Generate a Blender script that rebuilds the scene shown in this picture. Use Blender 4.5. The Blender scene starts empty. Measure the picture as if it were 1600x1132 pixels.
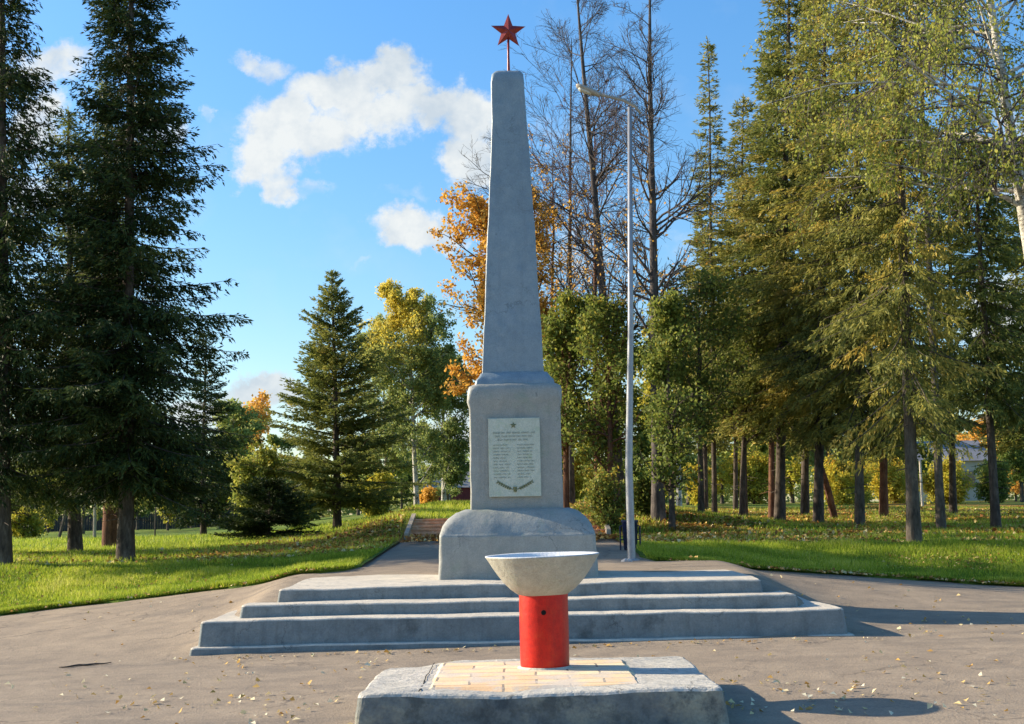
import bpy, math, random
import numpy as np
from mathutils import Vector, Matrix, noise

scene = bpy.context.scene
COL = scene.collection
RNG = np.random.default_rng(7)
random.seed(7)
rad = math.radians

# ------------------------------------------------------------------ camera
FPX, PPX, PPY, EYE = 2050.0, 800.0, 566.0, 1.55      # photograph pixels (1600 x 1132)
pitch = math.atan(242 / FPX); roll = math.atan(0.0195)
FWD = Vector((0, math.cos(pitch), math.sin(pitch)))
_r = Vector((1, 0, 0)); _u = _r.cross(FWD)
RGT = math.cos(roll) * _r - math.sin(roll) * _u
UPV = math.sin(roll) * _r + math.cos(roll) * _u
cam_d = bpy.data.cameras.new('camera')
cam_d.sensor_width = 36.0; cam_d.lens = 36.0 * FPX / 1600.0
cam_d.clip_start = 0.1; cam_d.clip_end = 5000
cam = bpy.data.objects.new('camera', cam_d); COL.objects.link(cam)
cam.matrix_world = Matrix(((RGT.x, UPV.x, -FWD.x, 0), (RGT.y, UPV.y, -FWD.y, 0), (RGT.z, UPV.z, -FWD.z, EYE), (0, 0, 0, 1)))
scene.camera = cam

def aty(px, py, Y):
    """world point at distance Y seen at photograph pixel (px, py)"""
    d = FWD + RGT * ((px - PPX) / FPX) - UPV * ((py - PPY) / FPX)
    t = Y / d.y
    return Vector((d.x * t, Y, EYE + d.z * t))

# ------------------------------------------------------------------ light
SUN_EL, SUN_AZ = rad(24.5), rad(15)                    # sun to the left, a little behind the obelisk
SDIR = Vector((-math.cos(SUN_AZ) * math.cos(SUN_EL), math.sin(SUN_AZ) * math.cos(SUN_EL), math.sin(SUN_EL)))
sl = bpy.data.lights.new('sun', 'SUN'); sl.energy = 4.9; sl.angle = rad(0.55); sl.color = (1.0, 0.86, 0.64)
so = bpy.data.objects.new('sun', sl); COL.objects.link(so)
so.rotation_euler = SDIR.to_track_quat('Z', 'Y').to_euler(); so.location = (-30, 10, 30)

scene.view_settings.view_transform = 'Standard'; scene.view_settings.look = 'None'
scene.view_settings.exposure = 1.0; scene.view_settings.gamma = 1
scene.cycles.max_bounces = 5; scene.cycles.transparent_max_bounces = 4
scene.cycles.diffuse_bounces = 2; scene.cycles.glossy_bounces = 2; scene.cycles.transmission_bounces = 3

SKY_S = 0.095
def build_world():
    w = bpy.data.worlds.new('World'); scene.world = w; w.use_nodes = True
    nt = w.node_tree; N = nt.nodes; L = nt.links; N.clear()
    out = N.new('ShaderNodeOutputWorld'); bg = N.new('ShaderNodeBackground'); bg.inputs[1].default_value = SKY_S
    L.new(bg.outputs[0], out.inputs[0])
    sky = N.new('ShaderNodeTexSky'); sky.sky_type = 'NISHITA'; sky.sun_disc = False
    sky.sun_elevation = SUN_EL; sky.sun_rotation = rad(-90) + SUN_AZ
    sky.air_density = 1.0; sky.dust_density = 0.6; sky.ozone_density = 2.2
    hs = N.new('ShaderNodeHueSaturation'); hs.inputs['Saturation'].default_value = 1.3; hs.inputs['Value'].default_value = 1.38
    L.new(sky.outputs[0], hs.inputs['Color'])
    damp = N.new('ShaderNodeMapRange'); damp.inputs['From Min'].default_value = 0.0; damp.inputs['From Max'].default_value = 0.42; damp.inputs['To Min'].default_value = .70; damp.inputs['To Max'].default_value = 1.0
    dmx = N.new('ShaderNodeVectorMath'); dmx.operation = 'SCALE'; L.new(hs.outputs[0], dmx.inputs[0]); L.new(damp.outputs[0], dmx.inputs['Scale'])
    tc = N.new('ShaderNodeTexCoord'); sep = N.new('ShaderNodeSeparateXYZ'); L.new(tc.outputs['Generated'], sep.inputs[0])
    L.new(sep.outputs[2], damp.inputs['Value'])
    def m(op, a, b=None, clamp=False):
        n = N.new('ShaderNodeMath'); n.operation = op; n.use_clamp = clamp
        for i, v in enumerate((a, b)):
            if v is None: continue
            if isinstance(v, (int, float)): n.inputs[i].default_value = v
            else: L.new(v, n.inputs[i])
        return n.outputs[0]
    ymax = m('MAXIMUM', sep.outputs[1], 0.05)
    u = m('DIVIDE', sep.outputs[0], ymax); v = m('DIVIDE', sep.outputs[2], ymax)
    cmb = N.new('ShaderNodeCombineXYZ'); L.new(u, cmb.inputs[0]); L.new(v, cmb.inputs[1])
    # warp by noise so the puffs get ragged edges
    def nz(scale, det, rough, off):
        mp = N.new('ShaderNodeMapping'); mp.inputs['Location'].default_value = off; L.new(cmb.outputs[0], mp.inputs[0])
        t = N.new('ShaderNodeTexNoise'); t.inputs['Scale'].default_value = scale; t.inputs['Detail'].default_value = det
        t.inputs['Roughness'].default_value = rough; L.new(mp.outputs[0], t.inputs['Vector']); return t
    n1 = nz(22, 9, 0.66, (0, 0, 0))
    ws = N.new('ShaderNodeVectorMath'); ws.operation = 'SUBTRACT'; L.new(n1.outputs['Color'], ws.inputs[0]); ws.inputs[1].default_value = (.5, .5, .5)
    wm = N.new('ShaderNodeVectorMath'); wm.operation = 'SCALE'; L.new(ws.outputs[0], wm.inputs[0]); wm.inputs['Scale'].default_value = 0.062
    wa = N.new('ShaderNodeVectorMath'); wa.operation = 'ADD'; L.new(cmb.outputs[0], wa.inputs[0]); L.new(wm.outputs[0], wa.inputs[1])
    # puffs: (px, py, rx, ry, density) measured on the photograph, turned into directions
    puffs = [(412, 100, 44, 24, .62), (440, 185, 62, 46, 1.0), (412, 245, 50, 50, 1.0), (425, 292, 30, 30, .8), (490, 215, 80, 42, .95), (535, 140, 60, 44, 1.0), (612, 118, 56, 42, 1.0), (480, 140, 50, 34, .75), (560, 200, 60, 30, .8),
             (575, 185, 90, 38, .9), (670, 165, 70, 40, .95), (740, 185, 60, 46, .95), (735, 250, 48, 42, 1.0), (640, 352, 58, 34, .95), (690, 370, 40, 22, .7), (470, 295, 44, 18, .45),
             (630, 300, 50, 14, .35), (450, 380, 60, 14, .22), (325, 185, 14, 26, .5), (250, 215, 50, 30, .6), (80, 105, 60, 34, .8), (60, 190, 40, 60, .8), (60, 300, 50, 40, .7), (410, 610, 80, 26, .9), (340, 640, 90, 26, .9),
             (720, 720, 60, 90, .9), (700, 480, 60, 30, .3), (560, 405, 26, 10, .4), (905, 390, 60, 50, .5), (870, 220, 60, 70, .35), (1560, 500, 70, 60, 1.0), (1600, 250, 60, 90, .7), (1555, 160, 30, 40, .5), (1080, 440, 60, 90, .4),
             (-200, 300, 260, 60, .9), (-500, 120, 240, 90, .8), (1950, 300, 260, 90, .9), (2300, 80, 240, 80, .8)]
    acc = None
    for (px, py, rx, ry, dn) in puffs:
        d = aty(px, py, 1.0) - Vector((0, 0, EYE))
        s = N.new('ShaderNodeVectorMath'); s.operation = 'SUBTRACT'; L.new(wa.outputs[0], s.inputs[0]); s.inputs[1].default_value = (d.x, d.z, 0)
        k = N.new('ShaderNodeVectorMath'); k.operation = 'MULTIPLY'; L.new(s.outputs[0], k.inputs[0]); k.inputs[1].default_value = (FPX / rx, FPX / ry, 0)
        ln = N.new('ShaderNodeVectorMath'); ln.operation = 'LENGTH'; L.new(k.outputs[0], ln.inputs[0])
        mr = N.new('ShaderNodeMapRange'); mr.interpolation_type = 'SMOOTHSTEP'; mr.inputs['From Min'].default_value = 1.7; mr.inputs['From Max'].default_value = 0.35
        mr.inputs['To Max'].default_value = dn; L.new(ln.outputs['Value'], mr.inputs['Value'])
        acc = mr.outputs[0] if acc is None else m('MAXIMUM', acc, mr.outputs[0])
    n2 = nz(42, 6, 0.6, (3.1, 1.7, 0)); n3 = nz(11, 5, 0.55, (7.3, 2.2, 0))
    a2 = m('ADD', acc, m('MULTIPLY', m('SUBTRACT', n2.outputs['Fac'], 0.5), 0.8))
    dens = N.new('ShaderNodeMapRange'); dens.interpolation_type = 'SMOOTHSTEP'
    dens.inputs['From Min'].default_value = 0.22; dens.inputs['From Max'].default_value = 0.85; L.new(a2, dens.inputs['Value'])
    # thin veil everywhere
    veil = N.new('ShaderNodeMapRange'); veil.inputs['From Min'].default_value = .55; veil.inputs['From Max'].default_value = .9; veil.inputs['To Max'].default_value = .22
    L.new(n3.outputs['Fac'], veil.inputs['Value'])
    dm = m('MULTIPLY', m('MAXIMUM', dens.outputs[0], veil.outputs[0]), m('GREATER_THAN', sep.outputs[1], 0.06))
    dm = m('MULTIPLY', dm, 0.96)
    cr = N.new('ShaderNodeValToRGB'); e = cr.color_ramp.elements
    e[0].position = .40; e[0].color = (3.3, 3.75, 4.15, 1); e[1].position = .56; e[1].color = (4.75, 4.9, 4.85, 1)
    n4 = nz(15, 5, .55, (1.3, 5.2, 0)); L.new(m('ADD', m('MULTIPLY', n4.outputs['Fac'], .7), m('MULTIPLY', n2.outputs['Fac'], .3)), cr.inputs[0])
    mx = N.new('ShaderNodeMix'); mx.data_type = 'RGBA'; L.new(dm, mx.inputs[0]); L.new(dmx.outputs[0], mx.inputs[6]); L.new(cr.outputs[0], mx.inputs[7])
    L.new(mx.outputs[2], bg.inputs[0])
build_world()

# ------------------------------------------------------------------ helpers
def tag(o, label=None, cat=None, group=None, kind=None):
    if label: o['label'] = label
    if cat: o['category'] = cat
    if group: o['group'] = group
    if kind: o['kind'] = kind
    return o
def thing(name, loc, label, cat, group=None, rz=0):
    o = bpy.data.objects.new(name, None); COL.objects.link(o); o.location = loc; o.rotation_euler.z = rz
    o.empty_display_size = .3
    return tag(o, label, cat, group)
def mesh_obj(name, V, F, mats, parent=None, mi=None, smooth=False, tint=None):
    """V (n,3); F list of faces or (m,k) array"""
    me = bpy.data.meshes.new(name)
    V = np.asarray(V, dtype=np.float32)
    if isinstance(F, np.ndarray):
        m, k = F.shape
        me.vertices.add(len(V)); me.vertices.foreach_set('co', V.ravel())
        me.loops.add(m * k); me.loops.foreach_set('vertex_index', F.astype(np.int32).ravel())
        me.polygons.add(m); me.polygons.foreach_set('loop_start', np.arange(0, m * k, k, dtype=np.int32))
        me.polygons.foreach_set('loop_total', np.full(m, k, dtype=np.int32))
    else:
        me.from_pydata([tuple(map(float, v)) for v in V], [], F)
    if tint is not None:
        a = me.attributes.new('tint', 'FLOAT', 'FACE'); a.data.foreach_set('value', np.asarray(tint, dtype=np.float32))
    if mi is not None: me.polygons.foreach_set('material_index', np.asarray(mi, dtype=np.int32))
    for m_ in (mats if isinstance(mats, (list, tuple)) else [mats]): me.materials.append(m_)
    me.update(calc_edges=True); me.validate()
    if smooth: me.shade_smooth()
    o = bpy.data.objects.new(name, me); COL.objects.link(o)
    if parent: o.parent = parent
    return o
def copy_tree(o, parent=None):
    c = o.copy(); COL.objects.link(c)
    if parent: c.parent = parent
    for ch in o.children: copy_tree(ch, c)
    return c
class Geo:
    def __init__(s): s.v = []; s.f = []; s.n = 0
    def add(s, V, F):
        s.v.append(np.asarray(V, float)); s.f += [tuple(int(i) + s.n for i in f) for f in F]; s.n += len(V)
    def box(s, x0, x1, y0, y1, z0, z1):
        s.add([(x0, y0, z0), (x1, y0, z0), (x1, y1, z0), (x0, y1, z0), (x0, y0, z1), (x1, y0, z1), (x1, y1, z1), (x0, y1, z1)],
              [(0, 3, 2, 1), (4, 5, 6, 7), (0, 1, 5, 4), (1, 2, 6, 5), (2, 3, 7, 6), (3, 0, 4, 7)])
    def tube(s, pts, rs, n=10, cap=True):
        pts = [Vector(p) for p in pts]; V = []
        up = Vector((0, 1, 0))
        for i, p in enumerate(pts):
            t = (pts[min(i + 1, len(pts) - 1)] - pts[max(i - 1, 0)]).normalized()
            a = t.cross(up)
            if a.length < .1: a = t.cross(Vector((1, 0, 0)))
            a.normalize(); b = t.cross(a)
            for k in range(n):
                w = 2 * math.pi * k / n; V.append(p + (a * math.cos(w) + b * math.sin(w)) * rs[i])
        F = [(i * n + k, i * n + (k + 1) % n, (i + 1) * n + (k + 1) % n, (i + 1) * n + k) for i in range(len(pts) - 1) for k in range(n)]
        if cap: F += [tuple(range(n))[::-1], tuple((len(pts) - 1) * n + k for k in range(n))]
        s.add([tuple(v) for v in V], F)
    def build(s, name, mats, parent=None, **k): return mesh_obj(name, np.concatenate(s.v), s.f, mats, parent, **k)
def lathe(prof, n=48, wob=0.0, seed=0, close=False):
    V = []; F = []
    for j, (r, z) in enumerate(prof):
        for k in range(n):
            w = 2 * math.pi * k / n
            q = 1 + wob * noise.noise(Vector((math.cos(w) * 1.3 + seed, math.sin(w) * 1.3, z * 2)))
            dz = wob * .5 * r * noise.noise(Vector((math.cos(w) * 1.2, math.sin(w) * 1.2 + seed, 5)))
            V.append((r * q * math.cos(w), r * q * math.sin(w), z + dz))
    for j in range(len(prof) - 1):
        for k in range(n): F.append((j * n + k, j * n + (k + 1) % n, (j + 1) * n + (k + 1) % n, (j + 1) * n + k))
    F.append(tuple(range(n))[::-1]); F.append(tuple((len(prof) - 1) * n + k for k in range(n)))
    return V, F
def loft(rings, ns=14, nc=4, amp=0.006, freq=2.0, cap=True, seed=0.0, edge=0.0):
    """hand-plastered block: rings (z, cx, cy, hx, hy, corner radius) of rounded rectangles, displaced by noise"""
    V = []; F = []
    def ring(z, cx, cy, hx, hy, r):
        P = []
        r = min(r, hx * .98, hy * .98)
        cs = [(hx - r, -(hy - r), -90), (hx - r, hy - r, 0), (-(hx - r), hy - r, 90), (-(hx - r), -(hy - r), 180)]
        for i, (x, y, a0) in enumerate(cs):
            for k in range(nc + 1):
                a = rad(a0 + 90 * k / nc); P.append((cx + x + r * math.cos(a), cy + y + r * math.sin(a), z))
            xn, yn, an = cs[(i + 1) % 4]; a = rad(a0 + 90)
            p0 = (cx + x + r * math.cos(a), cy + y + r * math.sin(a)); p1 = (cx + xn + r * math.cos(rad(an)), cy + yn + r * math.sin(rad(an)))
            for k in range(1, ns): P.append((p0[0] + (p1[0] - p0[0]) * k / ns, p0[1] + (p1[1] - p0[1]) * k / ns, z))
        return P
    rr = list(rings)
    if cap:
        z, cx, cy, hx, hy, r = rr[-1]
        for q in (.97, .9, .7, .45, .2): rr.append((z, cx, cy, hx * q, hy * q, r * q))
    n = None
    for q in rr:
        P = ring(*q); n = len(P)
        for p in P:
            v = Vector(p); w = v * freq + Vector((seed, seed * .7, 0))
            d = noise.noise_vector(w) * amp + noise.noise_vector(w * 4.1) * amp * .4
            if edge: d += noise.noise_vector(w * .35) * edge
            V.append(v + d)
    for j in range(len(rr) - 1):
        for k in range(n): F.append((j * n + k, j * n + (k + 1) % n, (j + 1) * n + (k + 1) % n, (j + 1) * n + k))
    if cap: F.append(tuple((len(rr) - 1) * n + k for k in range(n)))
    return [tuple(v) for v in V], F
def dens_rings(keys, per=0.12):
    out = []
    for a, b in zip(keys[:-1], keys[1:]):
        k = max(1, int(math.dist(a[:1] + a[3:5], b[:1] + b[3:5]) / per))
        for i in range(k): out.append(tuple(a[j] + (b[j] - a[j]) * i / k for j in range(6)))
    out.append(keys[-1]); return out

# ------------------------------------------------------------------ materials
def new_mat(name):
    m = bpy.data.materials.new(name); m.use_nodes = True; nt = m.node_tree
    return m, nt, nt.nodes, nt.links, nt.nodes['Principled BSDF']
def noise_node(N, L, scale, det=5, rough=.55, coord='Object', stretch=None, dist=0.0):
    tc = N.new('ShaderNodeTexCoord'); mp = N.new('ShaderNodeMapping'); L.new(tc.outputs[coord], mp.inputs[0])
    if stretch: mp.inputs['Scale'].default_value = stretch
    t = N.new('ShaderNodeTexNoise'); t.inputs['Scale'].default_value = scale; t.inputs['Detail'].default_value = det; t.inputs['Roughness'].default_value = rough
    t.inputs['Distortion'].default_value = dist
    L.new(mp.outputs[0], t.inputs['Vector']); return t
def ramp(N, L, src, stops):
    r = N.new('ShaderNodeValToRGB'); L.new(src, r.inputs[0]); el = r.color_ramp.elements
    while len(el) < len(stops): el.new(.5)
    for e, (p, c) in zip(el, stops): e.position = p; e.color = (*c, 1)
    return r.outputs[0]
def mix(N, L, f, a, b, mode='MIX'):
    x = N.new('ShaderNodeMix'); x.data_type = 'RGBA'; x.blend_type = mode
    for s, v in ((0, f), (6, a), (7, b)):
        if isinstance(v, (int, float)): x.inputs[s].default_value = v
        elif isinstance(v, tuple): x.inputs[s].default_value = (*v, 1)
        else: L.new(v, x.inputs[s])
    return x.outputs[2]
def bump(N, L, bsdf, src, strength, dist=0.02, prev=None):
    b = N.new('ShaderNodeBump'); b.inputs['Strength'].default_value = strength; b.inputs['Distance'].default_value = dist
    L.new(src, b.inputs['Height'])
    if prev: L.new(prev, b.inputs['Normal'])
    L.new(b.outputs[0], bsdf.inputs['Normal']); return b.outputs[0]
def mottled(name, stops, stain=None, sc=(1.2, 7, 60), rough=.7, bs=.35, coord='Object', stain_amt=(.55, .7), stretch=None, spec=.3, metallic=0, wear=None, wear_col=(.12, .115, .10)):
    m, nt, N, L, B = new_mat(name)
    a = noise_node(N, L, sc[0], 6, .62, coord, stretch, .4); b = noise_node(N, L, sc[1], 6, .65, coord, stretch); c = noise_node(N, L, sc[2], 4, .6, coord)
    s = N.new('ShaderNodeMath'); s.operation = 'MULTIPLY_ADD'; L.new(b.outputs[0], s.inputs[0]); s.inputs[1].default_value = .5; 
    s2 = N.new('ShaderNodeMath'); s2.operation = 'MULTIPLY'; L.new(a.outputs[0], s2.inputs[0]); s2.inputs[1].default_value = .5
    L.new(s2.outputs[0], s.inputs[2])
    col = ramp(N, L, s.outputs[0], stops)
    if stain:
        d = noise_node(N, L, sc[0] * 2.3, 7, .7, coord)
        f = N.new('ShaderNodeMapRange'); f.inputs[1].default_value = stain_amt[0]; f.inputs[2].default_value = stain_amt[1]; L.new(d.outputs[0], f.inputs[0])
        col = mix(N, L, f.outputs[0], col, stain)
    if wear:
        streak, crack, spot = wear
        st = noise_node(N, L, 3.0, 6, .7, coord, (2.2, 2.2, .16)); f = N.new('ShaderNodeMapRange'); f.inputs[1].default_value = .50; f.inputs[2].default_value = .72; f.inputs[4].default_value = streak; L.new(st.outputs[0], f.inputs[0])
        col = mix(N, L, f.outputs[0], col, wear_col)
        vo = N.new('ShaderNodeTexVoronoi'); vo.feature = 'DISTANCE_TO_EDGE'; vo.inputs['Scale'].default_value = 1.1
        tc = N.new('ShaderNodeTexCoord'); wv = noise_node(N, L, 3.1, 7, .65, coord); sc_ = N.new('ShaderNodeVectorMath'); sc_.operation = 'SCALE'; sc_.inputs['Scale'].default_value = .55; L.new(wv.outputs['Color'], sc_.inputs[0])
        ad = N.new('ShaderNodeVectorMath'); L.new(tc.outputs[coord], ad.inputs[0]); L.new(sc_.outputs[0], ad.inputs[1]); L.new(ad.outputs[0], vo.inputs['Vector'])
        k = N.new('ShaderNodeMapRange'); k.inputs[1].default_value = .002; k.inputs[2].default_value = .008; k.inputs[3].default_value = crack; k.inputs[4].default_value = 0; L.new(vo.outputs['Distance'], k.inputs[0])
        mk = noise_node(N, L, .9, 3, .5, coord); mr = N.new('ShaderNodeMapRange'); mr.inputs[1].default_value = .5; mr.inputs[2].default_value = .58; L.new(mk.outputs[0], mr.inputs[0])
        g = N.new('ShaderNodeMath'); g.operation = 'MULTIPLY'; L.new(k.outputs[0], g.inputs[0]); L.new(mr.outputs[0], g.inputs[1])
        col = mix(N, L, g.outputs[0], col, tuple(x * .4 for x in wear_col))
        sp_ = noise_node(N, L, 7.0, 5, .7, coord, None, .6); q = N.new('ShaderNodeMapRange'); q.inputs[1].default_value = .66; q.inputs[2].default_value = .71; q.inputs[4].default_value = spot; L.new(sp_.outputs[0], q.inputs[0])
        col = mix(N, L, q.outputs[0], col, tuple(x * .7 for x in wear_col))
    fine = mix(N, L, .35, col, c.outputs[0], 'OVERLAY')
    L.new(fine, B.inputs['Base Color']); B.inputs['Roughness'].default_value = rough
    B.inputs['Specular IOR Level'].default_value = spec; B.inputs['Metallic'].default_value = metallic
    n = bump(N, L, B, c.outputs[0], bs, .01); bump(N, L, B, b.outputs[0], bs * 1.2, .03, n)
    return m
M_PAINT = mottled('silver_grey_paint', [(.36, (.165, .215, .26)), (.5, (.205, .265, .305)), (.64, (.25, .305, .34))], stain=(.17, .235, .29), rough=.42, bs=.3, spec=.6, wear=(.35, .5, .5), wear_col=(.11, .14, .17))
M_PAINT2 = mottled('pedestal_paint', [(.36, (.245, .26, .235)), (.5, (.30, .30, .27)), (.64, (.34, .345, .31))], stain=(.24, .275, .23), rough=.52, bs=.3, spec=.5, wear=(.35, .6, .6), wear_col=(.14, .145, .14))
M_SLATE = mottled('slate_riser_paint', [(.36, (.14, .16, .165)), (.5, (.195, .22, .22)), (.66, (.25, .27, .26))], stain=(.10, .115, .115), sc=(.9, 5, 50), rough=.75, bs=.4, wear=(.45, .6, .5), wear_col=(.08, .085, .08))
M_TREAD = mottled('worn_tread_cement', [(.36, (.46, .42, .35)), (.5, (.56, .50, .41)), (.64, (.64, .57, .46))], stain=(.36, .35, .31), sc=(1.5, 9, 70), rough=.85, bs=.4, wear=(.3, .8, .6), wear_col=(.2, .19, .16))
M_CEM = mottled('rough_cement', [(.36, (.36, .34, .30)), (.5, (.48, .45, .39)), (.64, (.58, .54, .47))], stain=(.30, .30, .27), sc=(2, 12, 60), rough=.9, bs=.5, wear=(.4, .9, .8), wear_col=(.2, .19, .16))
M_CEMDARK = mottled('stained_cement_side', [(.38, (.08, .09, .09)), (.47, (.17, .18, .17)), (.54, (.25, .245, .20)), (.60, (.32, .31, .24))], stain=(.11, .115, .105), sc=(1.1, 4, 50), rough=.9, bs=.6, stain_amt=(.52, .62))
M_BOWL = mottled('weathered_bowl_cement', [(.36, (.31, .30, .25)), (.5, (.39, .38, .32)), (.64, (.46, .45, .38))], stain=(.31, .32, .24), sc=(3, 14, 90), rough=.85, bs=.4, wear=(.25, .2, .25), wear_col=(.22, .20, .14))
M_BOWLIN = mottled('bowl_inner_paint', [(.36, (.5, .53, .56)), (.5, (.6, .62, .64)), (.64, (.7, .72, .72))], sc=(3, 14, 90), rough=.6, bs=.3)
M_RED = mottled('red_enamel', [(.36, (.40, .006, .001)), (.5, (.52, .010, .002)), (.64, (.60, .022, .004))], stain=(.52, .03, .006), sc=(3, 18, 120), rough=.42, bs=.12, spec=.32, wear=(.5, .0, .9), wear_col=(.24, .02, .012))
M_STAR = mottled('dark_red_star_paint', [(.36, (.17, .012, .008)), (.5, (.25, .02, .012)), (.64, (.32, .035, .015))], sc=(6, 20, 90), rough=.4, bs=.1, spec=.5)
M_PLAQUE = mottled('plaque_stone', [(.36, (.42, .46, .37)), (.5, (.48, .51, .42)), (.64, (.54, .56, .47))], stain=(.43, .50, .35), sc=(3, 12, 80), rough=.6, bs=.15)
M_INK = mottled('plaque_letters', [(.36, (.31, .35, .29)), (.64, (.38, .41, .35))], sc=(3, 12, 80), rough=.7, bs=.1)
M_GOLD = mottled('olive_gilt', [(.36, (.10, .12, .05)), (.64, (.2, .2, .1))], sc=(8, 20, 80), rough=.5, bs=.1)
M_STEEL = mottled('galvanised_steel', [(.36, (.25, .26, .28)), (.5, (.31, .32, .34)), (.64, (.37, .38, .39))], sc=(2, 9, 60), rough=.42, bs=.08, spec=.5, metallic=.35)
M_LAMPH = mottled('lamp_head_grey', [(.36, (.30, .27, .22)), (.64, (.40, .36, .30))], sc=(4, 10, 60), rough=.5, bs=.1)
M_LENS = mottled('lamp_lens', [(.36, (.5, .5, .45)), (.64, (.6, .6, .55))], sc=(4, 10, 60), rough=.2, bs=.05)
M_BIN = mottled('navy_bin_metal', [(.36, (.012, .018, .05)), (.64, (.02, .03, .08))], sc=(4, 10, 60), rough=.4, bs=.1)
M_BLACK = mottled('dark_hole', [(.36, (.004, .004, .004)), (.64, (.01, .01, .01))], rough=.9, bs=0)
M_STONE = mottled('pale_stone', [(.36, (.35, .35, .36)), (.64, (.5, .5, .48))], sc=(8, 20, 80), rough=.9, bs=.5)
M_STAIR = mottled('leafy_stair_concrete', [(.36, (.50, .25, .14)), (.5, (.62, .34, .20)), (.64, (.75, .5, .33))], stain=(.62, .28, .09), sc=(2.5, 12, 60), rough=.9, bs=.4)
M_WALLP = mottled('pale_edging', [(.36, (.30, .26, .20)), (.64, (.42, .36, .28))], sc=(2, 12, 60), rough=.9, bs=.4)
M_FENCE = mottled('dark_fence_boards', [(.36, (.020, .022, .022)), (.64, (.05, .05, .055))], sc=(2, 12, 60), rough=.8, bs=.4)
M_HOUSEW = mottled('house_wall_plaster', [(.36, (.45, .40, .34)), (.64, (.58, .52, .44))], sc=(1, 6, 40), rough=.9, bs=.2)
M_BARN = mottled('dark_red_boards', [(.36, (.10, .02, .02)), (.64, (.17, .035, .03))], sc=(1, 6, 40), rough=.8, bs=.2)
M_ROOF = mottled('roof_sheet', [(.36, (.16, .16, .17)), (.64, (.25, .25, .26))], sc=(1, 6, 40), rough=.5, bs=.2)
M_GLASS = mottled('window_glass', [(.36, (.02, .03, .04)), (.64, (.04, .05, .06))], rough=.1, bs=0, spec=.8)

def brick_mat():
    m, nt, N, L, B = new_mat('yellow_brick_paving')
    tc = N.new('ShaderNodeTexCoord'); br = N.new('ShaderNodeTexBrick'); 
    nn = noise_node(N, L, 6, 4, .6); s = N.new('ShaderNodeVectorMath'); s.operation = 'SCALE'; L.new(nn.outputs['Color'], s.inputs[0]); s.inputs['Scale'].default_value = .03
    a = N.new('ShaderNodeVectorMath'); L.new(tc.outputs['Object'], a.inputs[0]); L.new(s.outputs[0], a.inputs[1]); L.new(a.outputs[0], br.inputs['Vector'])
    br.inputs['Scale'].default_value = 1; br.inputs['Brick Width'].default_value = .52; br.inputs['Row Height'].default_value = .26; br.inputs['Mortar Size'].default_value = .010
    br.inputs['Color1'].default_value = (.78, .64, .40, 1); br.inputs['Color2'].default_value = (.76, .44, .22, 1); br.inputs['Mortar'].default_value = (.26, .21, .16, 1)
    br.offset = .5; br.inputs['Bias'].default_value = -.2
    n2 = noise_node(N, L, 3.2, 6, .65); f = N.new('ShaderNodeMapRange'); f.inputs[1].default_value = .47; f.inputs[2].default_value = .58; L.new(n2.outputs[0], f.inputs[0])
    f2 = N.new('ShaderNodeMath'); f2.operation = 'MULTIPLY'; f2.inputs[1].default_value = .92; L.new(f.outputs[0], f2.inputs[0])
    c = mix(N, L, f2.outputs[0], br.outputs[0], (.58, .50, .41))
    n3 = noise_node(N, L, 60, 3); c = mix(N, L, .35, c, n3.outputs[0], 'OVERLAY')
    L.new(c, B.inputs['Base Color']); B.inputs['Roughness'].default_value = .85
    iv = N.new('ShaderNodeMath'); iv.operation = 'SUBTRACT'; iv.inputs[0].default_value = 1; L.new(br.outputs['Fac'], iv.inputs[1])
    n = bump(N, L, B, iv.outputs[0], .6, .012); bump(N, L, B, n3.outputs[0], .3, .01, n)
    return m
M_BRICK = brick_mat()

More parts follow.
